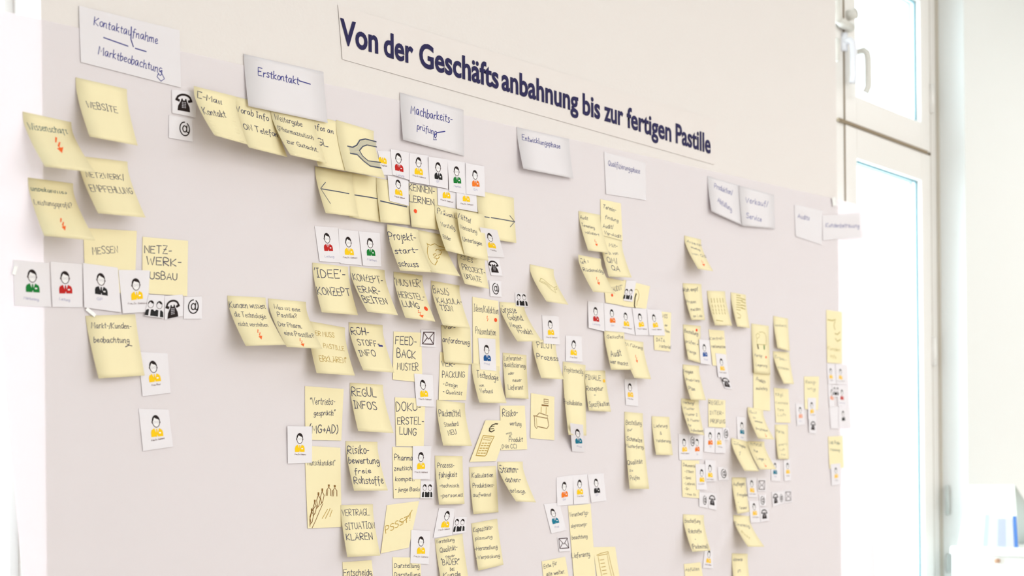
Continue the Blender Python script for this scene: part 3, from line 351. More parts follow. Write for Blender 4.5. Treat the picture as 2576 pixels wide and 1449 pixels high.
('sticky_note','slanted yellow note with a euro sign and drawn calculator','yellow',[1.5423,1.3548,1.6041,1.3557,1.5664,1.2838,1.5027,1.2821],0.00159,0.0016,0.0008,0.0008,[('l','darkbrown',1.89,[0.525,0.087,0.43,0.084,0.32,0.119,0.271,0.191,0.297,0.256,0.401,0.282,0.485,0.241]),('l','darkbrown',1.25,[0.295,0.16,0.424,0.139]),('l','darkbrown',1.25,[0.31,0.211,0.441,0.2]),('l','ochre',1.4,[0.132,0.373,0.575,0.394,0.526,0.577,0.529,0.83,0.488,0.869,0.145,0.85,0.14,0.734,0.132,0.534,0.132,0.373]),('l','ochre',0.93,[0.206,0.418,0.492,0.435,0.473,0.485,0.199,0.47,0.206,0.418]),('l','ochre',1.4,[0.197,0.554,0.268,0.555]),('l','ochre',1.4,[0.309,0.555,0.38,0.556]),('l','ochre',1.4,[0.422,0.556,0.494,0.556]),('l','ochre',1.39,[0.193,0.615,0.263,0.615]),('l','ochre',1.4,[0.305,0.616,0.376,0.616]),('l','ochre',1.4,[0.417,0.617,0.489,0.617]),('l','ochre',1.39,[0.188,0.675,0.258,0.675]),('l','ochre',1.4,[0.3,0.676,0.371,0.677]),('l','ochre',1.4,[0.412,0.677,0.483,0.678]),('l','ochre',1.39,[0.184,0.735,0.254,0.736]),('l','ochre',1.39,[0.295,0.736,0.366,0.737]),('l','ochre',1.4,[0.407,0.737,0.478,0.738]),('l','ochre',1.39,[0.179,0.795,0.249,0.796]),('l','ochre',1.39,[0.291,0.796,0.361,0.797]),('l','ochre',1.39,[0.402,0.798,0.473,0.799]),('l','ochre',1.1,[0.561,0.414,0.521,0.678,0.521,0.844])]),
('portrait_card','portrait card with yellow suit,its corner under the Kundenbeobachtung note','card',[0.881,1.4308,0.9256,1.4316,0.9299,1.3766,0.8866,1.37],0.0006,0.0006,0.0008,0.0008,[('p','yellow',0.452,0.194,0.485,0.694),('t','Frau Beer',0.343,0.79,0.676,0.776,2.6,'brown',0.35)]),
('sticky_note','yellow note with a brown drawing of a pointing hand','yellow',[1.386,1.6662,1.4492,1.6648,1.4476,1.5899,1.3843,1.5901],0.0006,0.0006,0.0408,0.0416,[('l','ochre',0.94,[0.339,0.266,0.343,0.355]),('l','ochre',0.94,[0.357,0.29,0.451,0.305,0.628,0.245,0.752,0.293,0.965,0.296]),('l','ochre',0.97,[0.933,0.355,0.723,0.387,0.621,0.38,0.557,0.428]),('l','ochre',0.97,[0.723,0.387,0.774,0.421,0.693,0.492,0.589,0.524,0.603,0.563,0.528,0.612,0.461,0.624,0.438,0.687,0.27,0.802,0.186,0.761,0.173,0.633,0.214,0.509,0.321,0.357]),('l','ochre',0.82,[0.403,0.53,0.511,0.499,0.55,0.529,0.437,0.575,0.389,0.552]),('l','ochre',0.82,[0.369,0.615,0.464,0.612])]),
('sticky_note','yellow note reading Terminfindung Audit,directly under Qualifizierungsphase','yellow',[1.8555,1.7865,1.9162,1.7876,1.9199,1.7154,1.8558,1.7181],0.0006,0.0006,0.0008,0.0008,[('t','Termin-',0.106,0.225,0.745,0.276,8.26,'ink',0),('t','findung',0.199,0.498,0.847,0.528,6.82,'ink',0),('t','Audit/',0.082,0.778,0.588,0.739,8.26,'ink',0),('t','Vor-Audit',0.132,0.961,0.945,0.944,7.07,'ink',0)]),
('at_sign_card','at sign card under the telephone card near the top left','card',[0.9317,1.7655,0.9686,1.7671,0.9684,1.7344,0.9309,1.7332],0.0006,0.0006,0.0008,0.0008,[('i','at',0.666,0.496,0.239,0.334)]),
('telephone_card','telephone card directly under the Kontaktaufnahme card corner','card',[0.9365,1.8018,0.9762,1.8068,0.9736,1.7696,0.9365,1.7691],0.0006,0.0006,0.0008,0.0008,[('i','phone',0.486,0.484,0.333,0.352)]),
('sticky_note','yellow note reading Projektstartschuss,left half beside the pointing hand','yellow',[1.3205,1.6646,1.3863,1.6647,1.3864,1.5899,1.3205,1.5861],0.00654,0.00654,0.0316,0.0346,[('t','Projekt-',-0.01,0.321,0.928,0.257,14.84,'ink',0),('t','start-',0.046,0.625,0.876,0.535,10.74,'ink',0),('t','schuss',0.011,0.902,0.665,0.893,11.17,'ink',0)]),
('sticky_note','yellow note with a dash,under the two portraits with hidden heads','yellow',[1.4692,1.7311,1.5441,1.7308,1.5506,1.6735,1.4754,1.6723],0.0006,0.0006,0.0008,0.0008,[('l','slate',1.41,[0.342,0.339,0.91,0.353])]),
('sticky_note','yellow note with a plain dash,second behind the left-pointing arrow','yellow',[1.2432,1.7376,1.3064,1.7387,1.3076,1.6658,1.2444,1.6655],0.0006,0.0006,0.0053,0.0064,[('l','slate',1.33,[0.159,0.483,0.676,0.474,0.958,0.477])]),
('sticky_note','yellow note with the head of the right-pointing arrow','yellow',[1.5263,1.7527,1.6188,1.753,1.6185,1.672,1.5265,1.6687],0.0006,0.0006,0.0131,0.0054,[('l','slate',1.34,[0.163,0.536,0.287,0.536]),('l','slate',1.35,[0.334,0.529,0.645,0.525,0.996,0.527]),('l','slate',0.9,[0.866,0.407,0.996,0.527,0.853,0.661])]),
('sticky_note','yellow note with a thick dash,left of the KENNENLERNEN note','yellow',[1.3032,1.738,1.3719,1.7382,1.3707,1.6707,1.3034,1.665],0.0013,0.0013,0.0096,0.0035,[('l','slate',1.52,[0.075,0.513,0.915,0.565])]),
('sticky_note','yellow note reading Markt-/Kundenbeobachtung,lowest of the left column','yellow',[0.8048,1.4737,0.8771,1.4819,0.8865,1.3981,0.8143,1.3899],0.0006,0.0006,0.0161,0.0069,[('t','Markt-/Kunden-',0.08,0.197,0.891,0.232,8.25,'ink',0),('t','beobachtung',0.073,0.423,0.804,0.455,8.29,'ink',0),('l','ink',0.94,[0.696,0.52,0.774,0.495,0.834,0.509])]),
('sticky_note','yellow note reading Audit Terminierung with orange arrow','yellow',[1.7925,1.7551,1.8545,1.7561,1.8559,1.6805,1.7938,1.6781],0.0006,0.0006,0.0218,0.0201,[('t','Audit',0.043,0.185,0.42,0.185,7.38,'ink',0),('t','Terminierg.',0.042,0.374,0.66,0.401,6.28,'ink',0),('t','validiert',0.118,0.548,0.791,0.564,5.83,'ink',0),('l','orange',0.95,[0.496,0.683,0.457,0.739,0.538,0.729,0.486,0.781,0.523,0.808]),('f','orange',[0.44,0.807,0.575,0.782,0.508,0.858])]),
('sticky_note','yellow note reading unbekanntes Leistungsprofil with orange arrow,at left edge','yellow',[0.7278,1.6447,0.7889,1.6468,0.7918,1.564,0.7305,1.5646],0.0006,0.0006,0.0392,0.055,[('t','unbekanntes',0.042,0.205,0.85,0.19,7.51,'teal',0),('t','Leistungsprofil?',0.036,0.444,0.875,0.429,8.6,'ink',0),('l','orange',1.4,[0.497,0.649,0.458,0.718,0.518,0.708,0.469,0.77,0.49,0.805]),('f','orange',[0.431,0.802,0.533,0.775,0.468,0.868])]),
('sticky_note','yellow note with the head of the left-pointing arrow','yellow',[1.1822,1.7357,1.2542,1.7366,1.2552,1.6655,1.1832,1.6603],0.0013,0.0013,0.0243,0.0145,[('l','slate',1.24,[0.842,0.478,0.562,0.469,0.081,0.465]),('l','slate',0.82,[0.233,0.306,0.06,0.458,0.228,0.771])]),
('sticky_note','yellow note reading Wissenschaft with orange arrow,over the left wall edge','yellow',[0.7217,1.7283,0.7872,1.7272,0.7929,1.6519,0.7252,1.6482],0.0006,0.0006,0.055,0.055,[('t','Wissenschaft',0.063,0.29,0.899,0.232,10.81,'teal',0),('l','orange',1.81,[0.579,0.357,0.521,0.457,0.613,0.436,0.539,0.53,0.569,0.577]),('f','orange',[0.479,0.578,0.636,0.529,0.532,0.668])]),
('sticky_note','yellow note reading WEBSITE below the Kontaktaufnahme card','yellow',[0.7941,1.7879,0.8677,1.7879,0.8676,1.7057,0.794,1.7022],0.0006,0.0006,0.0375,0.028,[('t','WEBSITE',0.143,0.47,0.774,0.456,9.58,'ink',0)]),
('sticky_note','yellow note reading Vorab Info on Telefon in the slanting row','yellow',[1.0341,1.8137,1.1081,1.8135,1.1079,1.7311,1.0338,1.73],0.0006,0.0006,0.0434,0.0328,[('t','Vorab Info',0.062,0.268,0.836,0.315,10.61,'ink',0),('t','ON Telefon',0.107,0.605,0.963,0.615,10.29,'ink',0)]),
('sticky_note','yellow note reading Info an GL,between the Weitergabe note and forked road','yellow',[1.1712,1.8137,1.2463,1.8135,1.2462,1.7312,1.171,1.7302],0.0006,0.0006,0.0232,0.026,[('t','Infos an',0.043,0.244,0.628,0.266,9.29,'ink',0),('t','GL',0.133,0.565,0.427,0.557,12.01,'ink',0)]),
('sticky_note','yellow note reading E-Mail Kontakt,first of the long slanting row','yellow',[0.9655,1.8108,1.0342,1.8104,1.0337,1.7346,0.965,1.7305],0.01075,0.01075,0.0533,0.0304,[('t','E-Mail',0.062,0.204,0.662,0.228,10.05,'ink',0),('t','Kontakt',0.066,0.536,0.674,0.497,12.42,'ink',0)]),
('sticky_note','yellow note with a drawing of a forking road','yellow',[1.2241,1.8153,1.2988,1.812,1.2952,1.73,1.2203,1.7305],0.00112,0.00112,0.0266,0.032,[('l','slate',1.69,[0.224,0.465,0.358,0.462,0.481,0.397,0.6,0.267,0.763,0.209,1.056,0.204]),('l','slate',1.44,[0.525,0.495,0.641,0.39,0.776,0.329,1.037,0.317]),('l','slate',1.86,[0.253,0.604,0.431,0.595,0.558,0.704,0.701,0.787,0.984,0.779]),('l','slate',1.44,[0.525,0.495,0.573,0.601,0.69,0.68,1.026,0.652]),('f','greywash',[0.249,0.484,0.375,0.475,0.496,0.419,0.618,0.28,0.78,0.23,1.052,0.221,1.031,0.301,0.781,0.312,0.621,0.386,0.511,0.506,0.259,0.587]),('f','greywash',[0.281,0.583,0.509,0.515,0.567,0.619,0.695,0.696,1.007,0.672,0.969,0.765,0.708,0.769,0.575,0.684,0.444,0.584])]),
('sticky_note','yellow note reading Weitergabe Pharmazeutisch,third of the slanting row','yellow',[1.1018,1.8121,1.1814,1.8109,1.1802,1.7346,1.1006,1.7294],0.0014,0.0014,0.0503,0.0317,[('t','Weitergabe',0.056,0.247,0.705,0.261,10.19,'ink',0),('t','(Pharmazeutisch',0.041,0.473,0.896,0.5,9.22,'ink',0),('t','zur Gutacht.',0.113,0.722,0.891,0.777,8.87,'ink',0)]),
('sticky_note','yellow note reading KENNENLERNEN with an orange dot','yellow',[1.3695,1.7398,1.433,1.7415,1.4349,1.6707,1.3715,1.6673],0.00192,0.00192,0.0061,0.0031,[('t','KENNEN-',0.026,0.157,0.933,0.165,10.82,'ink',0),('t','LERNEN',0.016,0.429,0.91,0.424,10.45,'ink',0)]),
('sticky_note','yellow note reading Präsentation Vorstellung Bilder below KENNENLERNEN portraits','yellow',[1.4264,1.7123,1.4972,1.712,1.4969,1.6279,1.4261,1.6319],0.00359,0.00359,0.0271,0.0261,[('t','Präsent.',0.07,0.165,0.693,0.203,9.75,'ink',0),('t','Vorstellg.',0.101,0.442,0.574,0.471,8.84,'ink',0),('t','Bilder',0.055,0.715,0.305,0.743,8.49,'ink',0)]),
('sticky_note','yellow note reading Mittel Verkostung Unterlagen,right of the Präsentation note','yellow',[1.4678,1.7089,1.5305,1.7087,1.5302,1.6274,1.4674,1.629],0.0143,0.0143,0.0178,0.0106,[('t','Mittel',0.022,0.175,0.49,0.249,9.63,'ink',0),('t','Verkostung',0.042,0.409,0.686,0.449,8.56,'ink',0),('t','Unterlagen',0.065,0.676,0.833,0.685,8.16,'ink',0)]),
('portrait_card','portrait card with yellow suit beside the PSSST note','card',[1.3693,1.1696,1.4113,1.1668,1.4073,1.1114,1.3672,1.1156],0.00201,0.00069,0.0008,0.0008,[('p','yellow',0.519,0.176,0.555,0.698),('t','Frau Dr. Gebhard',0.171,0.809,0.938,0.807,2.6,'brown',0.35)]),
('portrait_card','portrait card with yellow suit leaning right,below Prozessfähigkeit note','card',[1.4326,1.2052,1.4678,1.203,1.4608,1.158,1.4182,1.1547],0.0006,0.0006,0.0008,0.0008,[('p','yellow',0.592,0.101,0.54,0.684),('t','Frau Dr. Gebhard',0.205,0.777,0.83,0.775,2.6,'brown',0.35)]),
('portrait_card','portrait card with teal suit tilted left below the lower row of three','card',[1.6894,1.2056,1.731,1.2079,1.7488,1.1565,1.7079,1.1518],0.0006,0.0006,0.0008,0.0008,[('p','teal',0.429,0.177,0.451,0.7),('t','Prod.',0.297,0.845,0.599,0.849,3.5,'faint',0.5)]),
('portrait_card','portrait card with yellow suit right of the Auflagen note,upper one','card',[2.3349,1.2507,2.3719,1.2506,2.3754,1.2067,2.3413,1.2087],0.0006,0.0006,0.0008,0.0008,[('p','amber',0.518,0.129,0.481,0.748),('t','Frau Dr. Gebhard',0.124,0.872,0.869,0.854,2.6,'brown',0.35)]),
('portrait_card','portrait card with orange suit,left of the lower row of three','card',[1.7237,1.2541,1.769,1.2593,1.768,1.2041,1.7243,1.2019],0.0006,0.0006,0.0008,0.0008,[('p','orange',0.45,0.19,0.482,0.726),('t','QA',0.348,0.823,0.556,0.843,3.5,'faint',0.5)]),
('portrait_card','portrait card with yellow suit,lowest at the right wall edge','card',[2.6842,1.2808,2.7283,1.2833,2.7337,1.2322,2.6895,1.2295],0.00233,0.0006,0.0008,0.0008,[('p','amber',0.478,0.178,0.511,0.662),('t','Frau Beer',0.339,0.785,0.653,0.803,2.6,'brown',0.35)]),
('portrait_card','portrait card with yellow suit right of the Dokumente note','card',[2.1501,1.2806,2.1865,1.2794,2.1869,1.2261,2.1516,1.2268],0.00133,0.00124,0.0008,0.0008,[('p','yellow',0.551,0.196,0.568,0.697),('t','Frau Beer',0.205,0.809,0.797,0.789,2.6,'brown',0.35)]),
('portrait_card','portrait card with yellow suit below the Partikel note','card',[2.4831,1.2907,2.511,1.2902,2.5129,1.2426,2.4847,1.2425],0.0006,0.0006,0.0008,0.0008,[('p','amber',0.546,0.142,0.588,0.652),('t','Frau Beer',0.291,0.778,0.802,0.778,2.6,'brown',0.35)]),
('portrait_card','portrait card with yellow suit on the Pharmazeutisch kompetent note','card',[1.3745,1.3077,1.4149,1.3082,1.4106,1.2529,1.3731,1.2532],0.00209,0.00113,0.0008,0.0008,[('p','yellow',0.441,0.181,0.478,0.692),('t','Frau Dr. Gebhard',0.116,0.8,0.861,0.81,2.6,'brown',0.35)]),
('portrait_card','portrait card with yellow suit left of a small at sign','card',[2.0939,1.3412,2.1347,1.3407,2.136,1.2891,2.0942,1.2882],0.0006,0.0006,0.0008,0.0008,[('p','amber',0.422,0.163,0.467,0.678),('t','Frau Dr. Gebhard',0.168,0.762,0.812,0.774,2.6,'brown',0.35)]),
('portrait_card','portrait card with orange suit below the REGELN INTERPRÜFUNG note','card',[2.1832,1.3562,2.2214,1.357,2.2206,1.3035,2.1802,1.3058],0.0006,0.0006,0.0008,0.0008,[('p','orange',0.513,0.179,0.557,0.685),('t','QA',0.472,0.796,0.669,0.788,3.5,'faint',0.5)]),
('portrait_card','portrait card with yellow suit left of the Wunschkandidat note','card',[1.1254,1.3347,1.1709,1.3352,1.1708,1.2796,1.1261,1.2783],0.00248,0.00087,0.0008,0.0008,[('p','yellow',0.494,0.182,0.49,0.695),('t','Frau Dr. Gebhard',0.277,0.777,0.74,0.789,2.6,'brown',0.35)]),
('portrait_card','portrait card with blue suit on the foot of the Projektentwicklung note','card',[1.7356,1.3537,1.7713,1.3515,1.8011,1.3013,1.7671,1.3025],0.02524,0.0006,0.0008,0.0008,[('p','teal',0.507,0.176,0.592,0.694),('t','Prod.',0.404,0.822,0.812,0.838,3.5,'faint',0.5)]),
('portrait_card','portrait card with yellow suit,lowest and alone at the lower left','card',[0.8809,1.3529,0.927,1.3531,0.9326,1.3016,0.8866,1.2948],0.0006,0.0006,0.0008,0.0008,[('p','yellow',0.526,0.149,0.516,0.693),('t','Frau Dr. Gebhard',0.299,0.792,0.742,0.771,2.6,'brown',0.35)]),
('portrait_card','blank pale card,bottom left of the right-edge cluster','card',[2.6835,1.4182,2.7264,1.4192,2.7263,1.3665,2.6879,1.3661],0.0006,0.0006,0.0008,0.0008,[]),
('portrait_card','portrait card with pale orange suit left of the Reinigung note','card',[2.5358,1.4207,2.5693,1.4204,2.574,1.373,2.5403,1.3686],0.0006,0.0006,0.0008,0.0008,[('p','salmon',0.515,0.16,0.524,0.672),('t','QA',0.314,0.836,0.63,0.854,3.5,'faint',0.5)]),
('portrait_card','narrow portrait card with yellow suit on the Reinigung note','card',[2.5857,1.435,2.6223,1.4364,2.6179,1.3849,2.5865,1.384],0.00182,0.00181,0.0008,0.0008,[('p','amber',0.435,0.203,0.526,0.698),('t','Frau Beer',0.233,0.802,0.95,0.802,2.6,'brown',0.35)]),
('portrait_card','narrow portrait card with pink suit in the right-edge cluster','card',[2.6777,1.471,2.7046,1.4704,2.705,1.418,2.6821,1.4177],0.0006,0.0006,0.0008,0.0008,[('p','salmon',0.64,0.213,0.558,0.683)]),
('portrait_card','portrait card with yellow suit between FEEDBACK and DOKUERSTELLUNG notes','card',[1.3786,1.4273,1.4199,1.4267,1.4227,1.3739,1.384,1.3739],0.00228,0.00069,0.0008,0.0008,[('p','yellow',0.412,0.172,0.469,0.702),('t','Frau Dr. Gebhard',0.146,0.795,0.85,0.799,2.6,'brown',0.35)]),
('portrait_card','faint narrow portrait card,top left of the right-edge cluster','card',[2.6733,1.5193,2.7128,1.5216,2.716,1.4728,2.6786,1.4715],0.0006,0.0006,0.0008,0.0008,[('p','amber',0.385,0.228,0.377,0.729),('t','Frau Beer',0.272,0.841,0.57,0.839,2.6,'brown',0.35)]),
('portrait_card','portrait card with yellow suit on the Kontrollreklamation note','card',[2.2234,1.5154,2.2612,1.5151,2.2721,1.4656,2.2317,1.4649],0.00184,0.00182,0.0008,0.0008,[('p','amber',0.457,0.201,0.472,0.707),('t','Frau Dr. Gebhard',0.135,0.816,0.797,0.822,2.6,'brown',0.35)]),
('portrait_card','portrait card with blue suit right of the Bestellung prüfen note','card',[2.1637,1.5404,2.2003,1.5404,2.2029,1.4899,2.1662,1.4897],0.00327,0.0041,0.0008,0.0008,[('p','navy',0.429,0.181,0.49,0.693),('t','Prod.',0.357,0.842,0.719,0.854,3.5,'faint',0.5)]),
('portrait_card','portrait card with dark blue suit on the tall Ideen Kollektion note','card',[1.5261,1.4964,1.5681,1.498,1.5681,1.4417,1.5295,1.4424],0.00168,0.0022,0.0008,0.0008,[('p','blue',0.45,0.199,0.465,0.712),('t','Prod.',0.256,0.827,0.618,0.836,3.5,'faint',0.5)]),
('portrait_card','portrait card with yellow suit,alone right of PILOT Prozess','card',[1.7531,1.5177,1.7974,1.5194,1.7982,1.4715,1.7515,1.4703],0.0006,0.0006,0.0008,0.0008,[('p','yellow',0.495,0.164,0.469,0.755),('t','Frau Beer',0.25,0.861,0.703,0.872,2.6,'brown',0.35)]),
('portrait_card','portrait card with yellow suit above the PILOT Prozess note','card',[1.6892,1.5502,1.7341,1.5517,1.7359,1.4994,1.6921,1.4987],0.0006,0.0006,0.0008,0.0008,[('p','yellow',0.45,0.156,0.484,0.678),('t','Frau Dr. Gebhard',0.174,0.792,0.838,0.78,2.6,'brown',0.35)]),
('portrait_card','portrait card with red suit,first in the row of five','card',[1.8161,1.5876,1.8619,1.5882,1.8607,1.5333,1.814,1.5369],0.0006,0.00335,0.0008,0.0008,[('p','red',0.455,0.183,0.478,0.708),('t','Leitung',0.243,0.853,0.718,0.823,3.5,'faint',0.5)]),
('portrait_card','portrait card with green suit,first in the row of four at left','card',[0.7073,1.5364,0.7547,1.538,0.7564,1.4811,0.7086,1.4786],0.0006,0.0006,0.0008,0.0008,[('p','green',0.512,0.176,0.513,0.688),('t','Marketing',0.251,0.849,0.674,0.877,3.5,'faint',0.5)]),
('portrait_card','tilted portrait card with yellow suit over the right-pointing arrow note','card',[1.5144,1.684,1.5566,1.6846,1.5934,1.6436,1.5492,1.6406],0.02037,0.0006,0.0008,0.0008,[('p','yellow',0.457,0.155,0.437,0.683),('t','Frau Beer',0.301,0.765,0.638,0.799,2.6,'brown',0.35)]),
('portrait_card','portrait card with red suit above the IDEE KONZEPT note','card',[1.1808,1.6439,1.2257,1.6474,1.2294,1.593,1.1891,1.5903],0.0006,0.0006,0.0008,0.0008,[('p','red',0.462,0.178,0.487,0.686),('t','Leitung',0.265,0.872,0.718,0.872,3.5,'faint',0.5)]),
('heading_card','white card reading Kundenbetreuung,stuck past the right wall edge','white',[2.6605,1.8689,2.8333,1.8993,2.8403,1.8406,2.6603,1.8103],0.0006,0.0006,0.0008,0.0008,[('t','Kundenbetreuung',0.071,0.468,0.969,0.6,10.68,'blue2',0)]),
('heading_card','white card reading Produktion Abfüllung,left of the joined pair','white',[2.203,1.8878,2.321,1.8863,2.3199,1.7988,2.2021,1.8114],0.0006,0.0006,0.01,0.006,[('t','Produktion/',0.193,0.274,0.76,0.312,12.14,'blue2',0),('t','Abfüllung',0.246,0.64,0.687,0.758,12.2,'blue2',0)]),
('heading_card','white card reading Qualifizierungsphase below the banner word fertigen','white',[1.8677,1.8794,1.9946,1.8802,1.9941,1.8051,1.8715,1.7991],0.0006,0.0006,0.0008,0.0008,[('t','Qualifizierungsphase',0.081,0.298,0.861,0.336,11.18,'blue',0)]),
('portrait_card','narrow portrait card with yellow suit,left end of top row,head covered','card',[1.3069,1.7823,1.3392,1.786,1.3398,1.748,1.3162,1.7444],0.0006,0.0006,0.0008,0.0008,[('p','yellow!',0.302,-0.153,0.201,0.522),('t','Frau Beer',0.05,0.629,0.498,0.654,2.6,'brown',0.35)]),
('heading_card','white card reading Entwicklungsphase below the banner word bis','white',[1.6278,1.8811,1.7674,1.8856,1.7698,1.8109,1.6303,1.805],0.0006,0.0006,0.0131,0.008,[('t','Entwicklungsphase',0.083,0.281,0.818,0.297,10.66,'blue',0)]),
('heading_card','white card reading Machbarkeitsprüfung above the top row of portraits','white',[1.3552,1.8858,1.4977,1.8858,1.4963,1.806,1.3551,1.8071],0.0006,0.0006,0.0069,0.0023,[('t','Machbarkeits-',0.152,0.386,0.821,0.356,15.54,'blue',0),('t','prüfung',0.236,0.685,0.552,0.708,12.16,'blue',0),('l','blue',1.36,[0.499,0.744,0.554,0.648,0.686,0.575]),('l','blue',1.09,[0.512,0.757,0.542,0.806,0.489,0.824,0.515,0.679])]),
('heading_card','white card reading Erstkontakt,hanging over the row of long yellow notes','white',[1.0553,1.8794,1.2004,1.8851,1.2035,1.8056,1.0583,1.802],0.0006,0.0006,0.0067,0.0055,[('t','Erstkontakt',0.158,0.356,0.677,0.357,12.78,'blue',0),('l','blue',1.23,[0.671,0.281,0.815,0.3])]),
('heading_card','white card reading Kontaktaufnahme Marktbeobachtung,first heading at top left','white',[0.7996,1.884,0.9498,1.8881,0.9508,1.8074,0.8012,1.8096],0.0006,0.0006,0.0008,0.0008,[('t','Kontaktaufnahme',0.135,0.27,0.774,0.335,12.1,'blue',0),('t','Marktbeobachtung',0.168,0.779,0.806,0.832,12.41,'blue',0),('l','blue',1.19,[0.226,0.46,0.462,0.505]),('l','blue',1.22,[0.535,0.511,0.645,0.52]),('l','blue',1.21,[0.502,0.148,0.494,0.369,0.516,0.49]),('l','blue',0.96,[0.786,0.797,0.825,0.919,0.788,0.978,0.749,0.917,0.765,0.85])]),
('portrait_card','portrait card with yellow suit right of the Auflagen note,lower one','card',[2.3442,1.1996,2.3858,1.1989,2.3912,1.1513,2.3495,1.1518],0.0006,0.0006,0.0008,0.0008,[('p','amber',0.423,0.102,0.456,0.656),('t','Frau Dr. Gebhard',0.189,0.77,0.775,0.777,2.6,'brown',0.35)]),
('portrait_card','portrait card with yellow suit,second right of the Dokumente note','card',[2.1825,1.2886,2.2173,1.2874,2.2213,1.2433,2.1842,1.2436],0.00193,0.00181,0.0008,0.0008,[('p','yellow',0.46,0.21,0.43,0.797),('t','Frau Dr. Gebhard',0.068,0.923,0.736,0.928,2.6,'brown',0.35)]),
('portrait_card','portrait card with yellow suit below the REGELN INTERPRÜFUNG note','card',[2.2211,1.3557,2.2559,1.3565,2.2557,1.3038,2.2191,1.3035],0.0013,0.00166,0.0008,0.0008,[('p','amber',0.34,0.162,0.388,0.662),('t','Frau Beer',0.226,0.759,0.698,0.79,2.6,'brown',0.35)]),
('portrait_card','portrait card with orange suit,second in the row of five','card',[1.8625,1.5883,1.908,1.5876,1.9068,1.5356,1.8616,1.5346],0.0006,0.00335,0.0008,0.0008,[('p','orange',0.48,0.183,0.528,0.677),('t','QA',0.411,0.807,0.64,0.806,3.5,'faint',0.5)]),
('portrait_card','portrait card with red suit,second in the row of four at left','card',[0.7567,1.5402,0.8013,1.5421,0.8003,1.4844,0.7587,1.4813],0.0006,0.0006,0.0008,0.0008,[('p','red',0.433,0.191,0.451,0.695),('t','Leitung',0.229,0.843,0.584,0.87,3.5,'faint',0.5)]),
('portrait_card','portrait card with yellow suit above the IDEE KONZEPT note','card',[1.2265,1.6455,1.2662,1.6469,1.2708,1.5937,1.2293,1.5917],0.0006,0.0006,0.0008,0.0008,[('p','yellow',0.445,0.198,0.458,0.729),('t','Frau Dr. Gebhard',0.137,0.836,0.823,0.816,2.6,'brown',0.35)]),
('portrait_card','portrait card with black suit,bottom of the right-edge cluster','card',[2.7243,1.4196,2.7759,1.4197,2.7784,1.3717,2.7239,1.3705],0.00129,0.00126,0.0008,0.0008,[('p','black',0.365,0.203,0.415,0.691)]),
('portrait_card','portrait card with red suit in the right-edge cluster','card',[2.7191,1.4711,2.7711,1.4723,2.7734,1.4215,2.7214,1.4209],0.0006,0.0006,0.0008,0.0008,[('p','red',0.407,0.217,0.39,0.698),('t','Leitung',0.083,0.871,0.612,0.872,3.5,'faint',0.5)]),
('portrait_card','portrait card with yellow suit,top right of the right-edge cluster','card',[2.7106,1.5214,2.7632,1.5209,2.7687,1.4733,2.7158,1.4727],0.00165,0.00122,0.0008,0.0008,[('p','amber',0.406,0.229,0.364,0.741),('t','Frau Beer',0.018,0.873,0.759,0.841,2.6,'brown',0.35)]),
('portrait_card','portrait card with yellow suit,middle of the row of five','card',[1.908,1.5857,1.9486,1.5863,1.9546,1.5339,1.9101,1.5367],0.0006,0.0006,0.0008,0.0008,[('p','yellow',0.426,0.2,0.469,0.724),('t','Frau Dr. Gebhard',0.191,0.828,0.812,0.815,2.6,'brown',0.35)]),
('portrait_card','portrait card with black suit,third in the row of four at left','card',[0.8011,1.5432,0.8511,1.5426,0.855,1.4825,0.8022,1.4844],0.00178,0.00177,0.0008,0.0008,[('p','black',0.494,0.174,0.48,0.664),('t','GF',0.344,0.794,0.533,0.796,3.5,'faint',0.5)]),
('portrait_card','portrait card with green suit,right of three above IDEE KONZEPT','card',[1.267,1.647,1.3096,1.6499,1.3117,1.5957,1.2741,1.5935],0.0006,0.0006,0.0008,0.0008,[('p','green',0.486,0.172,0.493,0.694),('t','Market.',0.258,0.831,0.788,0.86,3.5,'faint',0.5)]),
('portrait_card','portrait card with yellow suit,fourth in the row of five','card',[1.9467,1.586,1.9932,1.5889,2.0003,1.5367,1.9576,1.5335],0.0021,0.0006,0.0008,0.0008,[('p','yellow',0.423,0.184,0.499,0.682),('t','Frau Dr. Gebhard',0.193,0.777,0.828,0.791,2.6,'brown',0.35)]),
('portrait_card','portrait card with yellow suit,last in the row of four at left','card',[0.8521,1.5399,0.8994,1.5442,0.8946,1.4863,0.8576,1.4814],0.00181,0.0018,0.0008,0.0008,[('p','yellow',0.523,0.193,0.582,0.692),('t','Frau Dr. Gebhard',0.222,0.8,0.944,0.804,2.6,'brown',0.35)]),
('portrait_card','portrait card with yellow suit,right end of the row of five','card',[1.9914,1.5874,2.038,1.5909,2.0496,1.5396,1.9986,1.5364],0.00276,0.00197,0.0008,0.0008,[('p','yellow',0.397,0.182,0.468,0.689),('t','Frau Dr. Gebhard',0.195,0.797,0.827,0.789,2.6,'brown',0.35)]),
('portrait_card','portrait card with yellow suit,middle of the lower row of three','card',[1.7689,1.2577,1.8097,1.2607,1.8116,1.2048,1.7703,1.204],0.0006,0.0006,0.0008,0.0008,[('p','yellow',0.438,0.168,0.443,0.675),('t','Frau Beer',0.247,0.754,0.705,0.759,2.6,'brown',0.35)]),
('portrait_card','portrait card with yellow suit,head hidden,directly right of KENNENLERNEN','card',[1.4347,1.7426,1.4796,1.744,1.4765,1.7129,1.4355,1.7132],0.00103,0.00103,0.0008,0.0008,[('p','yellow!',0.426,-0.409,0.475,0.512),('t','Frau Dr. Gebhard',0.15,0.682,0.828,0.709,2.6,'brown',0.35)]),
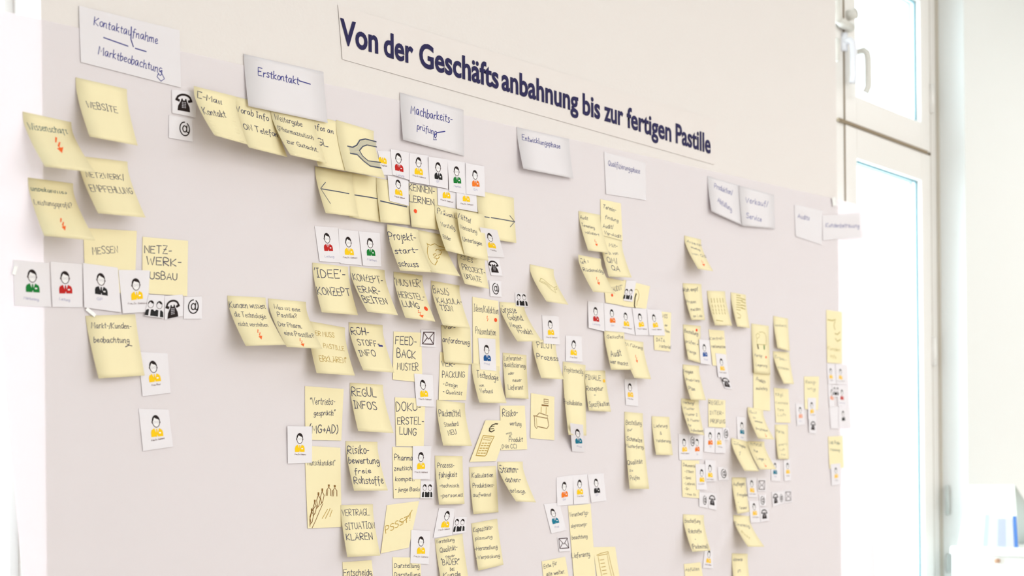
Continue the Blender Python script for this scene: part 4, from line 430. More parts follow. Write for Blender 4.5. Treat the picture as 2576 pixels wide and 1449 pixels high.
('portrait_card','portrait card with black suit,right of the lower row of three','card',[1.8109,1.2591,1.8568,1.2622,1.8637,1.2093,1.82,1.2062],0.0006,0.0006,0.0008,0.0008,[('p','black',0.464,0.169,0.458,0.689),('t','GF',0.327,0.784,0.544,0.794,3.5,'faint',0.5)]),
('portrait_card','portrait card with yellow suit,head hidden,left of the right-pointing arrow','card',[1.4773,1.7413,1.5244,1.7435,1.5246,1.7136,1.4755,1.7129],0.00244,0.00419,0.0008,0.0008,[('p','yellow!',0.457,-0.455,0.479,0.48),('t','Frau Dr. Gebhard',0.188,0.692,0.798,0.65,2.6,'brown',0.35)]),
('heading_card','white card reading Audits,second heading from the right wall edge','white',[2.5385,1.8766,2.6607,1.8817,2.6557,1.7992,2.5422,1.8044],0.0006,0.0006,0.0008,0.0008,[('t','Audits',0.105,0.384,0.533,0.387,11.45,'blue2',0)]),
('heading_card','white card reading Verkauf Service,right of the joined pair','white',[2.3169,1.8855,2.4536,1.8865,2.453,1.8092,2.3176,1.7974],0.00133,0.00133,0.0068,0.0026,[('t','Verkauf/',0.157,0.397,0.826,0.382,13.3,'blue2',0),('t','Service',0.142,0.785,0.607,0.837,12.4,'blue2',0)]),
('portrait_card','portrait card with yellow suit left of the KENNENLERNEN note','card',[1.3255,1.7454,1.3697,1.7424,1.3684,1.7015,1.3277,1.7036],0.00278,0.00395,0.0008,0.0008,[('p','yellow',0.485,0.06,0.498,0.669),('t','Frau Dr. Gebhard',0.277,0.788,0.791,0.763,2.6,'brown',0.35)]),
('envelope_card','envelope card below the tilted teal portrait','card',[1.7244,1.1435,1.7541,1.1439,1.7598,1.1173,1.7288,1.1172],0.0006,0.0006,0.0008,0.0008,[('i','env',0.504,0.43,0.453,0.407)]),
('group_card','two-figure card right of the leaning portrait below Prozessfähigkeit','card',[1.4677,1.1889,1.4968,1.1874,1.4918,1.1611,1.4617,1.1594],0.0006,0.0006,0.0008,0.0008,[('i','people',0.46,0.493,0.443,0.378)]),
('telephone_card','telephone card right of the lower Auflagen portrait','card',[2.3854,1.1835,2.4191,1.1821,2.42,1.1546,2.3875,1.1528],0.00149,0.00144,0.0008,0.0008,[('i','phone',0.472,0.457,0.347,0.349)]),
('at_sign_card','at sign card under the envelope by the Auflagen portraits','card',[2.3836,1.2129,2.4109,1.2118,2.4087,1.1872,2.3838,1.1878],0.0006,0.00099,0.0008,0.0008,[('i','at',0.492,0.499,0.343,0.4)]),
('telephone_card','telephone card below the Dokumente portraits','card',[2.1944,1.2203,2.226,1.2179,2.2231,1.1818,2.1939,1.1871],0.0006,0.0006,0.0008,0.0008,[('i','phone',0.449,0.447,0.352,0.299)]),
('at_sign_card','at sign card left of a telephone card below Dokumente','card',[2.16,1.2214,2.1923,1.219,2.1921,1.1876,2.1618,1.1911],0.00259,0.0006,0.0008,0.0008,[('i','at',0.615,0.505,0.212,0.33)]),
('telephone_card','telephone card,left of the trio of tiny cards at right','card',[2.4337,1.2178,2.463,1.2188,2.4638,1.1889,2.437,1.1852],0.0006,0.0006,0.0008,0.0008,[('i','phone',0.486,0.476,0.341,0.338)]),
('at_sign_card','at sign card,middle of the trio of tiny cards at right','card',[2.463,1.2188,2.4837,1.22,2.4833,1.1914,2.4639,1.1903],0.0006,0.0006,0.0008,0.0008,[('i','at',0.431,0.534,0.297,0.336)]),
('envelope_card','envelope card,right of the trio of tiny cards at right','card',[2.4837,1.2221,2.5151,1.2217,2.516,1.1936,2.4846,1.1928],0.0006,0.0006,0.0008,0.0008,[('i','env',0.525,0.501,0.396,0.4)]),
('group_card','two-figure card at the corner of the Pharmazeutisch kompetent note','card',[1.3913,1.2503,1.42,1.2494,1.4172,1.2209,1.3895,1.2213],0.00179,0.00165,0.0008,0.0008,[('i','people',0.522,0.549,0.416,0.378)]),
('envelope_card','envelope card right of the upper Auflagen portrait','card',[2.378,1.2484,2.4115,1.2482,2.4086,1.2202,2.3776,1.2213],0.0006,0.0006,0.0008,0.0008,[('i','env',0.504,0.522,0.404,0.406)]),
('at_sign_card','larger at sign card right of the portraits beside Dokumente','card',[2.2292,1.2741,2.2672,1.2734,2.2679,1.2457,2.231,1.2459],0.0006,0.0006,0.0008,0.0008,[('i','at',0.542,0.493,0.277,0.362)]),
('at_sign_card','at sign card between the yellow and orange portraits','card',[2.1283,1.3393,2.1517,1.339,2.1505,1.3134,2.1292,1.3125],0.00131,0.00112,0.0008,0.0008,[('i','at',0.494,0.462,0.34,0.4)]),
('at_sign_card','at sign card below the REGELN INTERPRÜFUNG note corner','card',[2.2468,1.3582,2.2676,1.358,2.2675,1.3316,2.2455,1.3319],0.00209,0.00185,0.0008,0.0008,[('i','at',0.548,0.486,0.378,0.398)]),
('telephone_card','tiny telephone card below the Reinigung portrait','card',[2.5879,1.3845,2.6211,1.3842,2.6215,1.3526,2.5906,1.3536],0.0033,0.0006,0.0008,0.0008,[('i','phone',0.545,0.438,0.316,0.311)]),
('group_card','two-figure card in the right-edge cluster','card',[2.6958,1.47,2.7316,1.4704,2.7268,1.4424,2.6951,1.4416],0.00131,0.00113,0.0008,0.0008,[('i','people',0.488,0.519,0.403,0.329)]),
('telephone_card','leaning telephone card under the Kontrollreklamation portrait','card',[2.2411,1.4673,2.2688,1.4667,2.2839,1.4418,2.2572,1.4426],0.00329,0.0006,0.0008,0.0008,[('i','phone',0.435,0.49,0.468,0.382)]),
('envelope_card','envelope card right of the FEEDBACK note','card',[1.3959,1.5008,1.4283,1.5033,1.4265,1.4745,1.3932,1.473],0.00124,0.00103,0.0008,0.0008,[('i','env',0.516,0.498,0.414,0.415)]),
('at_sign_card','small at sign card,right of the tilted telephone card','card',[0.9532,1.5128,0.9815,1.5163,0.9807,1.4844,0.9513,1.4819],0.0006,0.0006,0.0008,0.0008,[('i','at',0.517,0.449,0.317,0.348)]),
('group_card','small card with two black-suited figures,left of the tilted telephone card','card',[0.8962,1.5105,0.9205,1.5115,0.9189,1.4797,0.8898,1.4807],0.00292,0.00284,0.0008,0.0008,[('i','people',0.475,0.609,0.496,0.357)]),
('group_card','two-figure card on the corner of the Grosse Gebinde note','card',[1.6197,1.5844,1.6493,1.5858,1.6528,1.5617,1.6202,1.5602],0.0006,0.00071,0.0008,0.0008,[('i','people',0.513,0.492,0.448,0.434)]),
('group_card','two-figure card beside the drawn question mark','card',[1.9292,1.6387,1.9604,1.6414,1.9471,1.5984,1.9191,1.5982],0.00202,0.0019,0.0008,0.0008,[('i','people',0.4,0.661,0.459,0.25)]),
('at_sign_card','at sign card below the telephone card near PROJEKT UPDATE','card',[1.5551,1.5999,1.5839,1.6014,1.5848,1.5735,1.557,1.5716],0.0006,0.0006,0.0008,0.0008,[('i','at',0.511,0.505,0.309,0.378)]),
('telephone_card','telephone card right of the EINES PROJEKT UPDATE note','card',[1.5506,1.638,1.5803,1.6392,1.5874,1.6105,1.5596,1.609],0.0006,0.0006,0.0008,0.0008,[('i','phone',0.408,0.481,0.4,0.347)]),
('portrait_card','portrait card with red suit in the row under Machbarkeitsprüfung','card',[1.3334,1.7896,1.3761,1.7904,1.3731,1.7451,1.3366,1.7481],0.00128,0.00128,0.0008,0.0008,[('p','red',0.368,0.099,0.4,0.784),('t','Leitung',0.217,1.002,0.681,0.945,3.5,'faint',0.5)]),
('portrait_card','portrait card with yellow suit in the row under Machbarkeitsprüfung','card',[1.3737,1.7898,1.4167,1.7925,1.4163,1.7436,1.3724,1.7421],0.00202,0.00205,0.0008,0.0008,[('p','yellow',0.444,0.099,0.451,0.703),('t','Frau Dr. Gebhard',0.146,0.78,0.794,0.8,2.6,'brown',0.35)]),
('portrait_card','portrait card with black suit in the row under Machbarkeitsprüfung','card',[1.4132,1.7902,1.4565,1.7935,1.4573,1.7437,1.4159,1.7435],0.00382,0.00253,0.0008,0.0008,[('p','black',0.484,0.145,0.488,0.74),('t','GF',0.369,0.85,0.549,0.857,3.5,'faint',0.5)]),
('portrait_card','portrait card with green suit in the row under Machbarkeitsprüfung','card',[1.4594,1.7932,1.5041,1.7966,1.4999,1.7411,1.4602,1.7406],0.0006,0.00242,0.0008,0.0008,[('p','green',0.44,0.165,0.483,0.703),('t','Market.',0.277,0.836,0.708,0.832,3.5,'faint',0.5)]),
('portrait_card','portrait card with orange suit,right end of the row under Machbarkeitsprüfung','card',[1.4996,1.7948,1.5444,1.7966,1.5441,1.7434,1.4993,1.7416],0.00221,0.00308,0.0008,0.0008,[('p','orange',0.471,0.179,0.522,0.713),('t','QA',0.383,0.841,0.627,0.844,3.5,'faint',0.5)]),
('telephone_card','tilted small telephone card between the two-figure card and at sign','card',[0.9212,1.511,0.9497,1.5158,0.9505,1.4861,0.9218,1.4781],0.0021,0.0006,0.0008,0.0008,[('i','phone',0.432,0.595,0.372,0.392)]),
]
DOTS = [(42, 0.9, 0.252, 3.2, 'amber', 'small amber dot sticker on the FINALE note'), (55, 0.873, 0.277, 3.51, 'red_orange', 'orange dot sticker on the tall Ideen Kollektion note'), (60, 0.341, 0.661, 2.93, 'red_orange', 'orange dot sticker below the QA Rückmeldung note'), (61, 0.837, 0.729, 3.64, 'red_orange', 'orange dot sticker on the MUSTER HERSTELLUNG note'), (77, 0.768, 0.124, 2.92, 'red_orange', 'orange dot sticker on the Bestellung prüfen note'), (78, 0.772, 0.652, 2.54, 'red_orange', 'orange dot sticker on the note with a drawn animal'), (107, 0.183, 0.624, 3.34, 'red_orange', 'orange dot sticker on the KENNENLERNEN note')]

TAPES = [(0.8112, 1.4789, -0.6, 0.015, 0.005, 'bit of shiny tape under the black-suit card, above the Kundenbeobachtung note'), (0.7085, 1.5229, 1.3, 0.012, 0.005, 'bit of shiny tape on the green-suit card at far left'), (2.7113, 1.9093, 0.2, 0.02, 0.02, 'tape at the top right corner of the large paper sheet')]
BANNER = [('Von', 1.2334, 1.9378, 1.3099, 1.9394), ('der', 1.3219, 1.9386, 1.3847, 1.9396), ('Geschäfts', 1.3977, 1.9393, 1.583, 1.9407), ('anbahnung', 1.5904, 1.9409, 1.794, 1.9418), ('bis', 1.8064, 1.9405, 1.8569, 1.9407), ('zur', 1.8686, 1.9406, 1.9258, 1.9409), ('fertigen', 1.9368, 1.9407, 2.079, 1.9378), ('Pastille', 2.0936, 1.9389, 2.2146, 1.9374)]
BANNER_CORNERS = [[1.2302, 1.9971], [2.2387, 2.0129], [2.2271, 1.9161], [1.2378, 1.9135]]
# ------------------------------------------------------------- large paper sheet on the pier
def sheet(name, TL, TR, BR, BL, nfun, mname, nx=40, nz=24, th=.0003):
    s = MB(); k = s.slot(mname)
    def P(u, v, d):
        a = [TL[i] * (1 - u) + TR[i] * u for i in (0, 1)]; c = [BL[i] * (1 - u) + BR[i] * u for i in (0, 1)]
        x = a[0] * (1 - v) + c[0] * v; z = a[1] * (1 - v) + c[1] * v
        return (x, -(nfun(x, z) - d), z)
    for side, d in ((0, 0), (1, th)):
        b = len(s.v)
        for i in range(nx + 1):
            for j in range(nz + 1): s.v.append(P(i / nx, j / nz, d))
        for i in range(nx):
            for j in range(nz):
                q = (b + i * (nz + 1) + j, b + i * (nz + 1) + j + 1, b + (i + 1) * (nz + 1) + j + 1, b + (i + 1) * (nz + 1) + j)
                s.f.append(q if side == 0 else q[::-1]); s.mi.append(k)
    o = s.build(name, None, (TL[0], 0, BL[1]), smooth=True)
    return o
def wave(x, z):
    n = .0009
    if x > PX1: n += .05 * (x - PX1) ** 2 * 0 + .0006 * math.sin(z * 9)
    if x < PX0: n += .003 * math.sin(z * 5 + 1) * min(1, (PX0 - x) / .05) ** 2 * .3
    return n
ps = sheet('paper_sheet', (.655, 1.850), (2.858, 1.922), (2.903, .85), (.740, .85), wave, 'paper')
tag(ps, 'large white paper sheet covering the wall between the windows, under all notes', 'paper')
bc = BANNER_CORNERS
bs = sheet('title_banner', bc[0], bc[1], bc[2], bc[3], lambda x, z: .0014, 'banner_paper', 12, 2)
tag(bs, 'long white banner reading Von der Geschäftsanbahnung bis zur fertigen Pastille', 'banner')

def word_mesh(word):
    cu = bpy.data.curves.new('word', 'FONT'); cu.body = word; cu.size = 1; cu.offset = .026; cu.resolution_u = 4
    o = bpy.data.objects.new('word', cu); C.objects.link(o)
    bpy.context.view_layer.update()
    dg = bpy.context.evaluated_depsgraph_get()
    me = bpy.data.meshes.new_from_object(o.evaluated_get(dg))
    bpy.data.objects.remove(o); bpy.data.curves.remove(cu)
    return me
capm = word_mesh('V'); CAP = max(v.co.y for v in capm.vertices)
for wd, x0, z0, x1, z1 in BANNER:
    me = word_mesh(wd)
    xs = [v.co.x for v in me.vertices]; a, bb = min(xs), max(xs)
    kz = .0394 / CAP
    for v in me.vertices:
        t = (v.co.x - a) / (bb - a)
        X = x0 + t * (x1 - x0); Z = z0 + t * (z1 - z0) + v.co.y * kz
        v.co = (X - bs.location.x, -.0023, Z - bs.location.z)
    me.materials.clear(); me.materials.append(MATS['print_title'])
    o = bpy.data.objects.new('lettering', me); C.objects.link(o); o.parent = bs

# ------------------------------------------------------------- handwriting glyphs (cap height 8)
G = {
'A': '0,0 2.4,8 4.8,0;1,2.8 3.9,2.8', 'B': '0,0 0,8 2.6,7.8 3.8,6.3 2.6,4.5 0,4.3 3,4.2 4.4,2.2 3,.2 0,0', 'C': '4.2,6.8 3,8 1.2,7.2 0,4 1.2,.8 3,0 4.4,1.2',
'D': '0,0 0,8 2.6,7.4 4.4,4 2.6,.6 0,0', 'E': '4,8 0,8 0,0 4,0;0,4.2 3.2,4.2', 'F': '4,8 0,8 0,0;0,4.2 3.2,4.2', 'G': '4.4,6.8 3,8 1.2,7.2 0,4 1.2,.8 3,0 4.4,1.4 4.4,3.6 2.6,3.6',
'H': '0,0 0,8;4.2,8 4.2,0;0,4 4.2,4', 'I': '0,8 2,8;1,8 1,0;0,0 2,0', 'J': '.5,8 3.6,8 3.4,2 2.2,0 .6,.4 0,1.8', 'K': '0,0 0,8;4.2,8 0,3.4 4.4,0', 'L': '0,8 0,0 3.8,0',
'M': '0,0 .5,8 2.7,3 4.9,8 5.4,0', 'N': '0,0 0,8 4.2,0 4.2,8', 'O': '2.4,8 .7,7 0,4 .7,1 2.4,0 4.1,1 4.8,4 4.1,7 2.4,8', 'P': '0,0 0,8 3,7.8 4.2,6 3,4 0,3.8', 'Q': '2.4,8 .7,7 0,4 .7,1 2.4,0 4.1,1 4.8,4 4.1,7 2.4,8;3,2 5,-.6',
'R': '0,0 0,8 3,7.8 4.2,6 3,4.2 0,4 4.4,0', 'S': '4.1,7 2.6,8 .6,7.2 .4,5.4 3.6,3.2 4,1.2 2.4,0 0,.8', 'T': '0,8 4.8,8;2.4,8 2.4,0', 'U': '0,8 0,2 1.4,0 3,.2 4.2,2 4.2,8', 'V': '0,8 2.3,0 4.6,8',
'W': '0,8 1.5,0 3.1,6 4.7,0 6.2,8', 'X': '0,8 4.4,0;4.4,8 0,0', 'Y': '0,8 2.2,4 4.4,8;2.2,4 2.2,0', 'Z': '0,8 4.2,8 0,0 4.4,0;.8,4 3.4,4',
'a': '3.2,4.6 1.4,5 .2,3 .6,.6 2,.3 3.2,4.4 3.2,.8 4,0', 'b': '.2,8 .2,0 1.8,.2 3,2.4 2.2,4.6 .4,3.8', 'c': '3,4.4 1.4,5 .2,2.6 1.2,.2 3.2,.8', 'd': '3.2,4.4 1.2,4.8 .2,2.2 1.4,.1 3.2,1.6 3.3,8 3.3,0',
'e': '.4,2.4 2.8,3.2 2.2,4.9 .6,4 .4,1.4 1.6,.1 3.4,1', 'f': '3,7.4 2,8 1.2,6.4 1.1,-2.2;0,4.4 2.8,4.4', 'g': '3.2,4.4 1.2,4.9 .2,2.6 1.4,.6 3.2,3 3.2,-1.8 1.6,-3.2 .2,-2', 'h': '.2,8 .2,0;.2,3 1.8,5 3,4 3,0 3.8,.4',
'i': '.4,4.8 .4,.6 1.2,0;.5,6.6 .7,7', 'j': '1.2,4.8 1.2,-2 0,-3;1.2,6.6 1.4,7', 'k': '.2,8 .2,0;2.8,4.8 .4,2.2 3.2,0', 'l': '.4,8 .4,.8 1.2,0', 'm': '0,4.8 .2,0;.2,3 1.4,5 2.2,4 2.2,0;2.2,3.2 3.5,5 4.4,4 4.4,.6 5,0', 'n': '0,4.8 .2,0;.2,3 1.8,5 2.8,4 2.8,.6 3.6,0',
'o': '1.7,4.9 .3,3.6 .4,1.2 1.7,.1 3,1.4 3,3.8 1.7,4.9', 'p': '.2,5 .2,-3;.2,4 1.8,5 3.1,3 2.2,.4 .4,.8', 'q': '3.1,4.6 1.2,4.8 .2,2.2 1.4,.3 3,2;3.1,5 3.1,-3', 'r': '.2,4.8 .2,0;.2,3 1.4,4.8 2.6,4.6', 's': '2.8,4.4 1.4,5 .5,3.8 2.6,1.6 1.8,.2 0,.6',
't': '1.2,7 1.2,.8 2.4,.2;0,4.8 2.6,4.8', 'u': '.2,4.8 .3,1 1.4,.1 2.8,1.6 2.9,4.8 2.9,.8 3.6,0', 'v': '0,4.8 1.5,.1 3,4.8', 'w': '0,4.8 1.1,.1 2.3,4 3.5,.1 4.6,4.8', 'x': '0,4.8 3,0;3,4.8 0,0', 'y': '0,4.8 1.6,.6;3.2,4.8 .4,-3', 'z': '0,4.8 2.8,4.8 0,0 3.2,0',
'1': '0,6 1.4,8 1.4,0', '2': '.2,6.6 2,8 3.8,6.4 0,0 4.2,0', '3': '.2,7.4 2.4,8 3.6,6 1.6,4.4 3.8,2.4 2.2,0 0,.8', '-': '0,3.4 2.4,3.5', '/': '0,-1 2.2,8.6', '.': '0,0 .4,.5', ',': '.5,.6 0,-1.4', ':': '0,4 .3,4.4;0,.4 .3,.8',
"'": '.4,8.6 0,6.6', '"': '.4,8.6 0,6.6;1.6,8.6 1.2,6.6', '(': '1.6,9 .2,6 .2,2 1.6,-1', ')': '0,9 1.4,6 1.4,2 0,-1', '+': '0,3 3.4,3;1.7,4.8 1.7,1.2', '?': '.2,6.6 1.8,8 3.2,6.2 1.5,3.6 1.5,2.4;1.5,.4 1.6,.8', '!': '1,9 .4,2.4;.2,.2 .4,.5',
'&': '3.8,0 .8,6.4 1.8,8 2.6,6.4 0,2 1.4,0 3.8,2.6', '*': '0,7 2,5;2,7 0,5'}
GW = {}
for k_, s_ in list(G.items()):
    G[k_] = [[tuple(map(float, p.split(','))) for p in st.split()] for st in s_.split(';')]
    GW[k_] = max(p[0] for st in G[k_] for p in st)
for a_, u_ in (('ä', 'a'), ('ö', 'o'), ('ü', 'u')):
    G[a_] = G[u_] + [[(.8, 6.6), (.9, 7)], [(2.3, 6.6), (2.4, 7)]]; GW[a_] = GW[u_]
for a_, u_ in (('Ä', 'A'), ('Ö', 'O'), ('Ü', 'U')):
    G[a_] = G[u_] + [[(1.2, 9.2), (1.3, 9.6)], [(3.2, 9.2), (3.3, 9.6)]]; GW[a_] = GW[u_]
G['ß'] = [[(0, -1), (.3, 7), (2, 8), (3, 6.4), (1.4, 4.6), (3.2, 2.4), (1.4, 0)]]; GW['ß'] = 3.2

def smooth_path(p, n=3):
    if len(p) < 3: return p
    out = []
    for i in range(len(p) - 1):
        p0 = p[max(i - 1, 0)]; p1 = p[i]; p2 = p[i + 1]; p3 = p[min(i + 2, len(p) - 1)]
        for k in range(n):
            t = k / n
            out.append(tuple(.5 * (2 * b + (c - a) * t + (2 * a - 5 * b + 4 * c - d) * t * t + (3 * b - a - 3 * c + d) * t ** 3) for a, b, c, d in zip(p0, p1, p2, p3)))
    out.append(p[-1]); return out

# ------------------------------------------------------------- one sheet of paper stuck on the wall
TH_P = .00025
class Paper:
    def __init__(s, W, nt, nb, l0, l1):
        s.TL, s.TR, s.BR, s.BL = [(W[i], W[i + 1]) for i in (0, 2, 4, 6)]
        s.nt, s.nb, s.l0, s.l1 = nt + .0012, nb + .0012, l0, l1
        s.W = (math.dist(s.TL, s.TR) + math.dist(s.BL, s.BR)) / 2 * 1000
        s.L = (math.dist(s.TL, s.BL) + math.dist(s.TR, s.BR)) / 2 * 1000
    def at(s, u, v, d=0.0):
        a = [s.TL[i] * (1 - u) + s.TR[i] * u for i in (0, 1)]; c = [s.BL[i] * (1 - u) + s.BR[i] * u for i in (0, 1)]
        vv = max(0, (v - .12) / .88)
        n = s.nt * (1 - v) + s.nb * v + (s.l0 * (1 - u) + s.l1 * u) * vv ** 1.3 + d
        return (a[0] * (1 - v) + c[0] * v, -n, a[1] * (1 - v) + c[1] * v)
    def body(s, name, m, lifted):
        b = MB(); k = b.slot(m); nx = 3; nv = 12 if lifted else 2
        for side, d in ((0, 0), (1, -TH_P)):
            o = len(b.v)
            for i in range(nx + 1):
                for j in range(nv + 1): b.v.append(s.at(i / nx, j / nv, d))
            for i in range(nx):
                for j in range(nv):
                    q = (o + i * (nv + 1) + j, o + i * (nv + 1) + j + 1, o + (i + 1) * (nv + 1) + j + 1, o + (i + 1) * (nv + 1) + j)
                    b.f.append(q if side == 0 else q[::-1]); b.mi.append(k)
        N = (nx + 1) * (nv + 1)
        def idx(i, j): return i * (nv + 1) + j
        loop = [idx(i, 0) for i in range(nx + 1)] + [idx(nx, j) for j in range(1, nv + 1)] + [idx(i, nv) for i in range(nx - 1, -1, -1)] + [idx(0, j) for j in range(nv - 1, 0, -1)]
        for p, q in zip(loop, loop[1:] + loop[:1]):
            b.f.append((p, q, q + N, p + N)); b.mi.append(k)
        return b.build(name, None, s.at(.5, 0), smooth=lifted)
    def mm(s, p): return (p[0] / s.W, p[1] / s.L)
    def ribbon(s, mb, pts, wd, m, d=.00022):
        """pts in mm on the sheet (x right, y down)"""
        q = [pts[0]]
        for a, c in zip(pts, pts[1:]):
            L_ = math.dist(a, c); n = max(1, int(L_ / 6))
            for i in range(1, n + 1): q.append((a[0] + (c[0] - a[0]) * i / n, a[1] + (c[1] - a[1]) * i / n))
        if len(q) < 2: return
        k = mb.slot(m); b = len(mb.v); h = wd / 2
        for i, p in enumerate(q):
            a = q[max(i - 1, 0)]; c = q[min(i + 1, len(q) - 1)]
            dx, dy = c[0] - a[0], c[1] - a[1]; L_ = math.hypot(dx, dy) or 1
            nx_, ny_ = -dy / L_ * h, dx / L_ * h
            ex = (dx / L_ * h * .6, dy / L_ * h * .6) if i in (0, len(q) - 1) else (0, 0)
            sg = -1 if i == 0 else 1
            for t in (1, -1):
                mb.v.append(s.at((p[0] + nx_ * t + ex[0] * sg) / s.W, (p[1] + ny_ * t + ex[1] * sg) / s.L, d))
        for i in range(len(q) - 1):
            mb.f.append((b + 2 * i, b + 2 * i + 1, b + 2 * i + 3, b + 2 * i + 2)); mb.mi.append(k)
    def poly(s, mb, pts, m, d=.0002):
        mb.face([s.at(p[0] / s.W, p[1] / s.L, d) for p in pts], m)

def write(P, mb, it, rnd):
    _, text, u0, v0, u1, v1, hm, colr, lw = it
    a = (u0 * P.W, v0 * P.L); c = (u1 * P.W, v1 * P.L)
    L_ = math.dist(a, c); ex = ((c[0] - a[0]) / L_, (c[1] - a[1]) / L_); ey = (ex[1], -ex[0])
    sc = hm / 8.0
    tot = 0
    for ch in text:
        tot += 2.6 if ch == ' ' else GW.get(ch, 3) + (1.5 if ch.isupper() else 1.0)
    kx = L_ / tot
    x = 0
    lw = lw or min(1.35, max(.48, hm * .125), max(.36, kx * .8))
    lower = sum(ch.islower() for ch in text) > len(text) * .4
    slant = .18 if lower else .03
    for ch in text:
        if ch == ' ': x += 2.6; continue
        jy = rnd.uniform(-.35, .35); js = rnd.uniform(.9, 1.1) * (.9 if lower else 1)
        for st in G.get(ch, G['o']):
            pts = [((x + p[0] + slant * p[1] * .6 + rnd.uniform(-.12, .12)) * kx, (p[1] * js + jy + rnd.uniform(-.15, .15)) * sc) for p in st]
            pts = smooth_path(pts, 3) if (ch.islower() or ch in 'BCDGJOPQRSU(){}&?23') else pts
            P.ribbon(mb, [(a[0] + ex[0] * p[0] + ey[0] * p[1], a[1] + ex[1] * p[0] + ey[1] * p[1]) for p in pts], lw, 'print_' + colr)
        x += GW.get(ch, 3) + (1.5 if ch.isupper() else 1.0)

def ell(cx_, cy_, rx, ry, a0=0, a1=360, n=20):
    return [(cx_ + rx * math.cos(math.radians(a0 + (a1 - a0) * i / n)), cy_ - ry * math.sin(math.radians(a0 + (a1 - a0) * i / n))) for i in range(n + 1)]

SUIT = dict(green='green_suit', red='red', black='black', yellow='yellow_suit', orange='orange_suit', blue='blue_suit', teal='teal_suit', navy='navy_suit', salmon='salmon', amber='amber_suit')
def portrait(P, parent, it):
    """line figure: hair cap, ring face, spectacles and a coloured jacket"""
    _, colr, u0, v0, u1, v1 = it
    bare = colr.endswith('!'); colr = colr.strip('!')      # the head of these is hidden under the card above
    a = (u0 * P.W, v0 * P.L); c = (u1 * P.W, v1 * P.L); H = math.dist(a, c)
    dn = ((c[0] - a[0]) / H, (c[1] - a[1]) / H); rt = (dn[1], -dn[0])
    T = lambda p: (a[0] + rt[0] * p[0] * H + dn[0] * p[1] * H, a[1] + rt[1] * p[0] * H + dn[1] * p[1] * H)
    f = MB(); h = MB()
    ring = [T(p) for p in ell(0, .31, .185, .255, 0, 360, 22)]
    P.poly(f, ring[:-1], 'print_white_print', .00018)
    P.ribbon(f, ring, H * .035, 'print_outline', .00024)
    for sx in (-.2, .19): P.ribbon(f, [T((sx, .28)), T((sx * 1.12, .33)), T((sx, .38))], H * .03, 'print_outline', .00026)
    for sx in (-.07, .08): P.ribbon(f, [T(p) for p in ell(sx, .33, .06, .045, 0, 360, 8)], H * .016, 'print_face_grey', .00026)
    if not bare: f.build('face', parent, parent.location)
    o_ = [T(p) for p in ell(0, .27, .205, .27, 195, 5, 14)]
    i_ = [T(p) for p in ((.17, .27), (.12, .20), (.02, .17), (-.08, .12), (-.12, .2), (-.15, .27))]
    P.poly(h, o_ + i_, 'print_hair', .0003)
    if not bare: h.build('hair', parent, parent.location)
    s = MB(); m = 'print_' + SUIT[colr]
    P.poly(s, [T(p) for p in ((-.31, 1), (-.31, .8), (-.27, .69), (-.12, .61), (-.02, .88), (-.02, 1))], m, .00026)
    P.poly(s, [T(p) for p in ((.31, 1), (.02, 1), (.02, .88), (.12, .61), (.27, .69), (.31, .8))], m, .00026)
    P.poly(s, [T(p) for p in ((-.03, .64), (.03, .64), (.045, .84), (0, .96), (-.045, .84))], m if colr != 'black' else 'print_black', .00022)
    P.poly(s, [T(p) for p in ((.1, .8), (.2, .8), (.2, .86), (.1, .86))], 'print_white_print', .00032)
    s.build('suit', parent, parent.location)

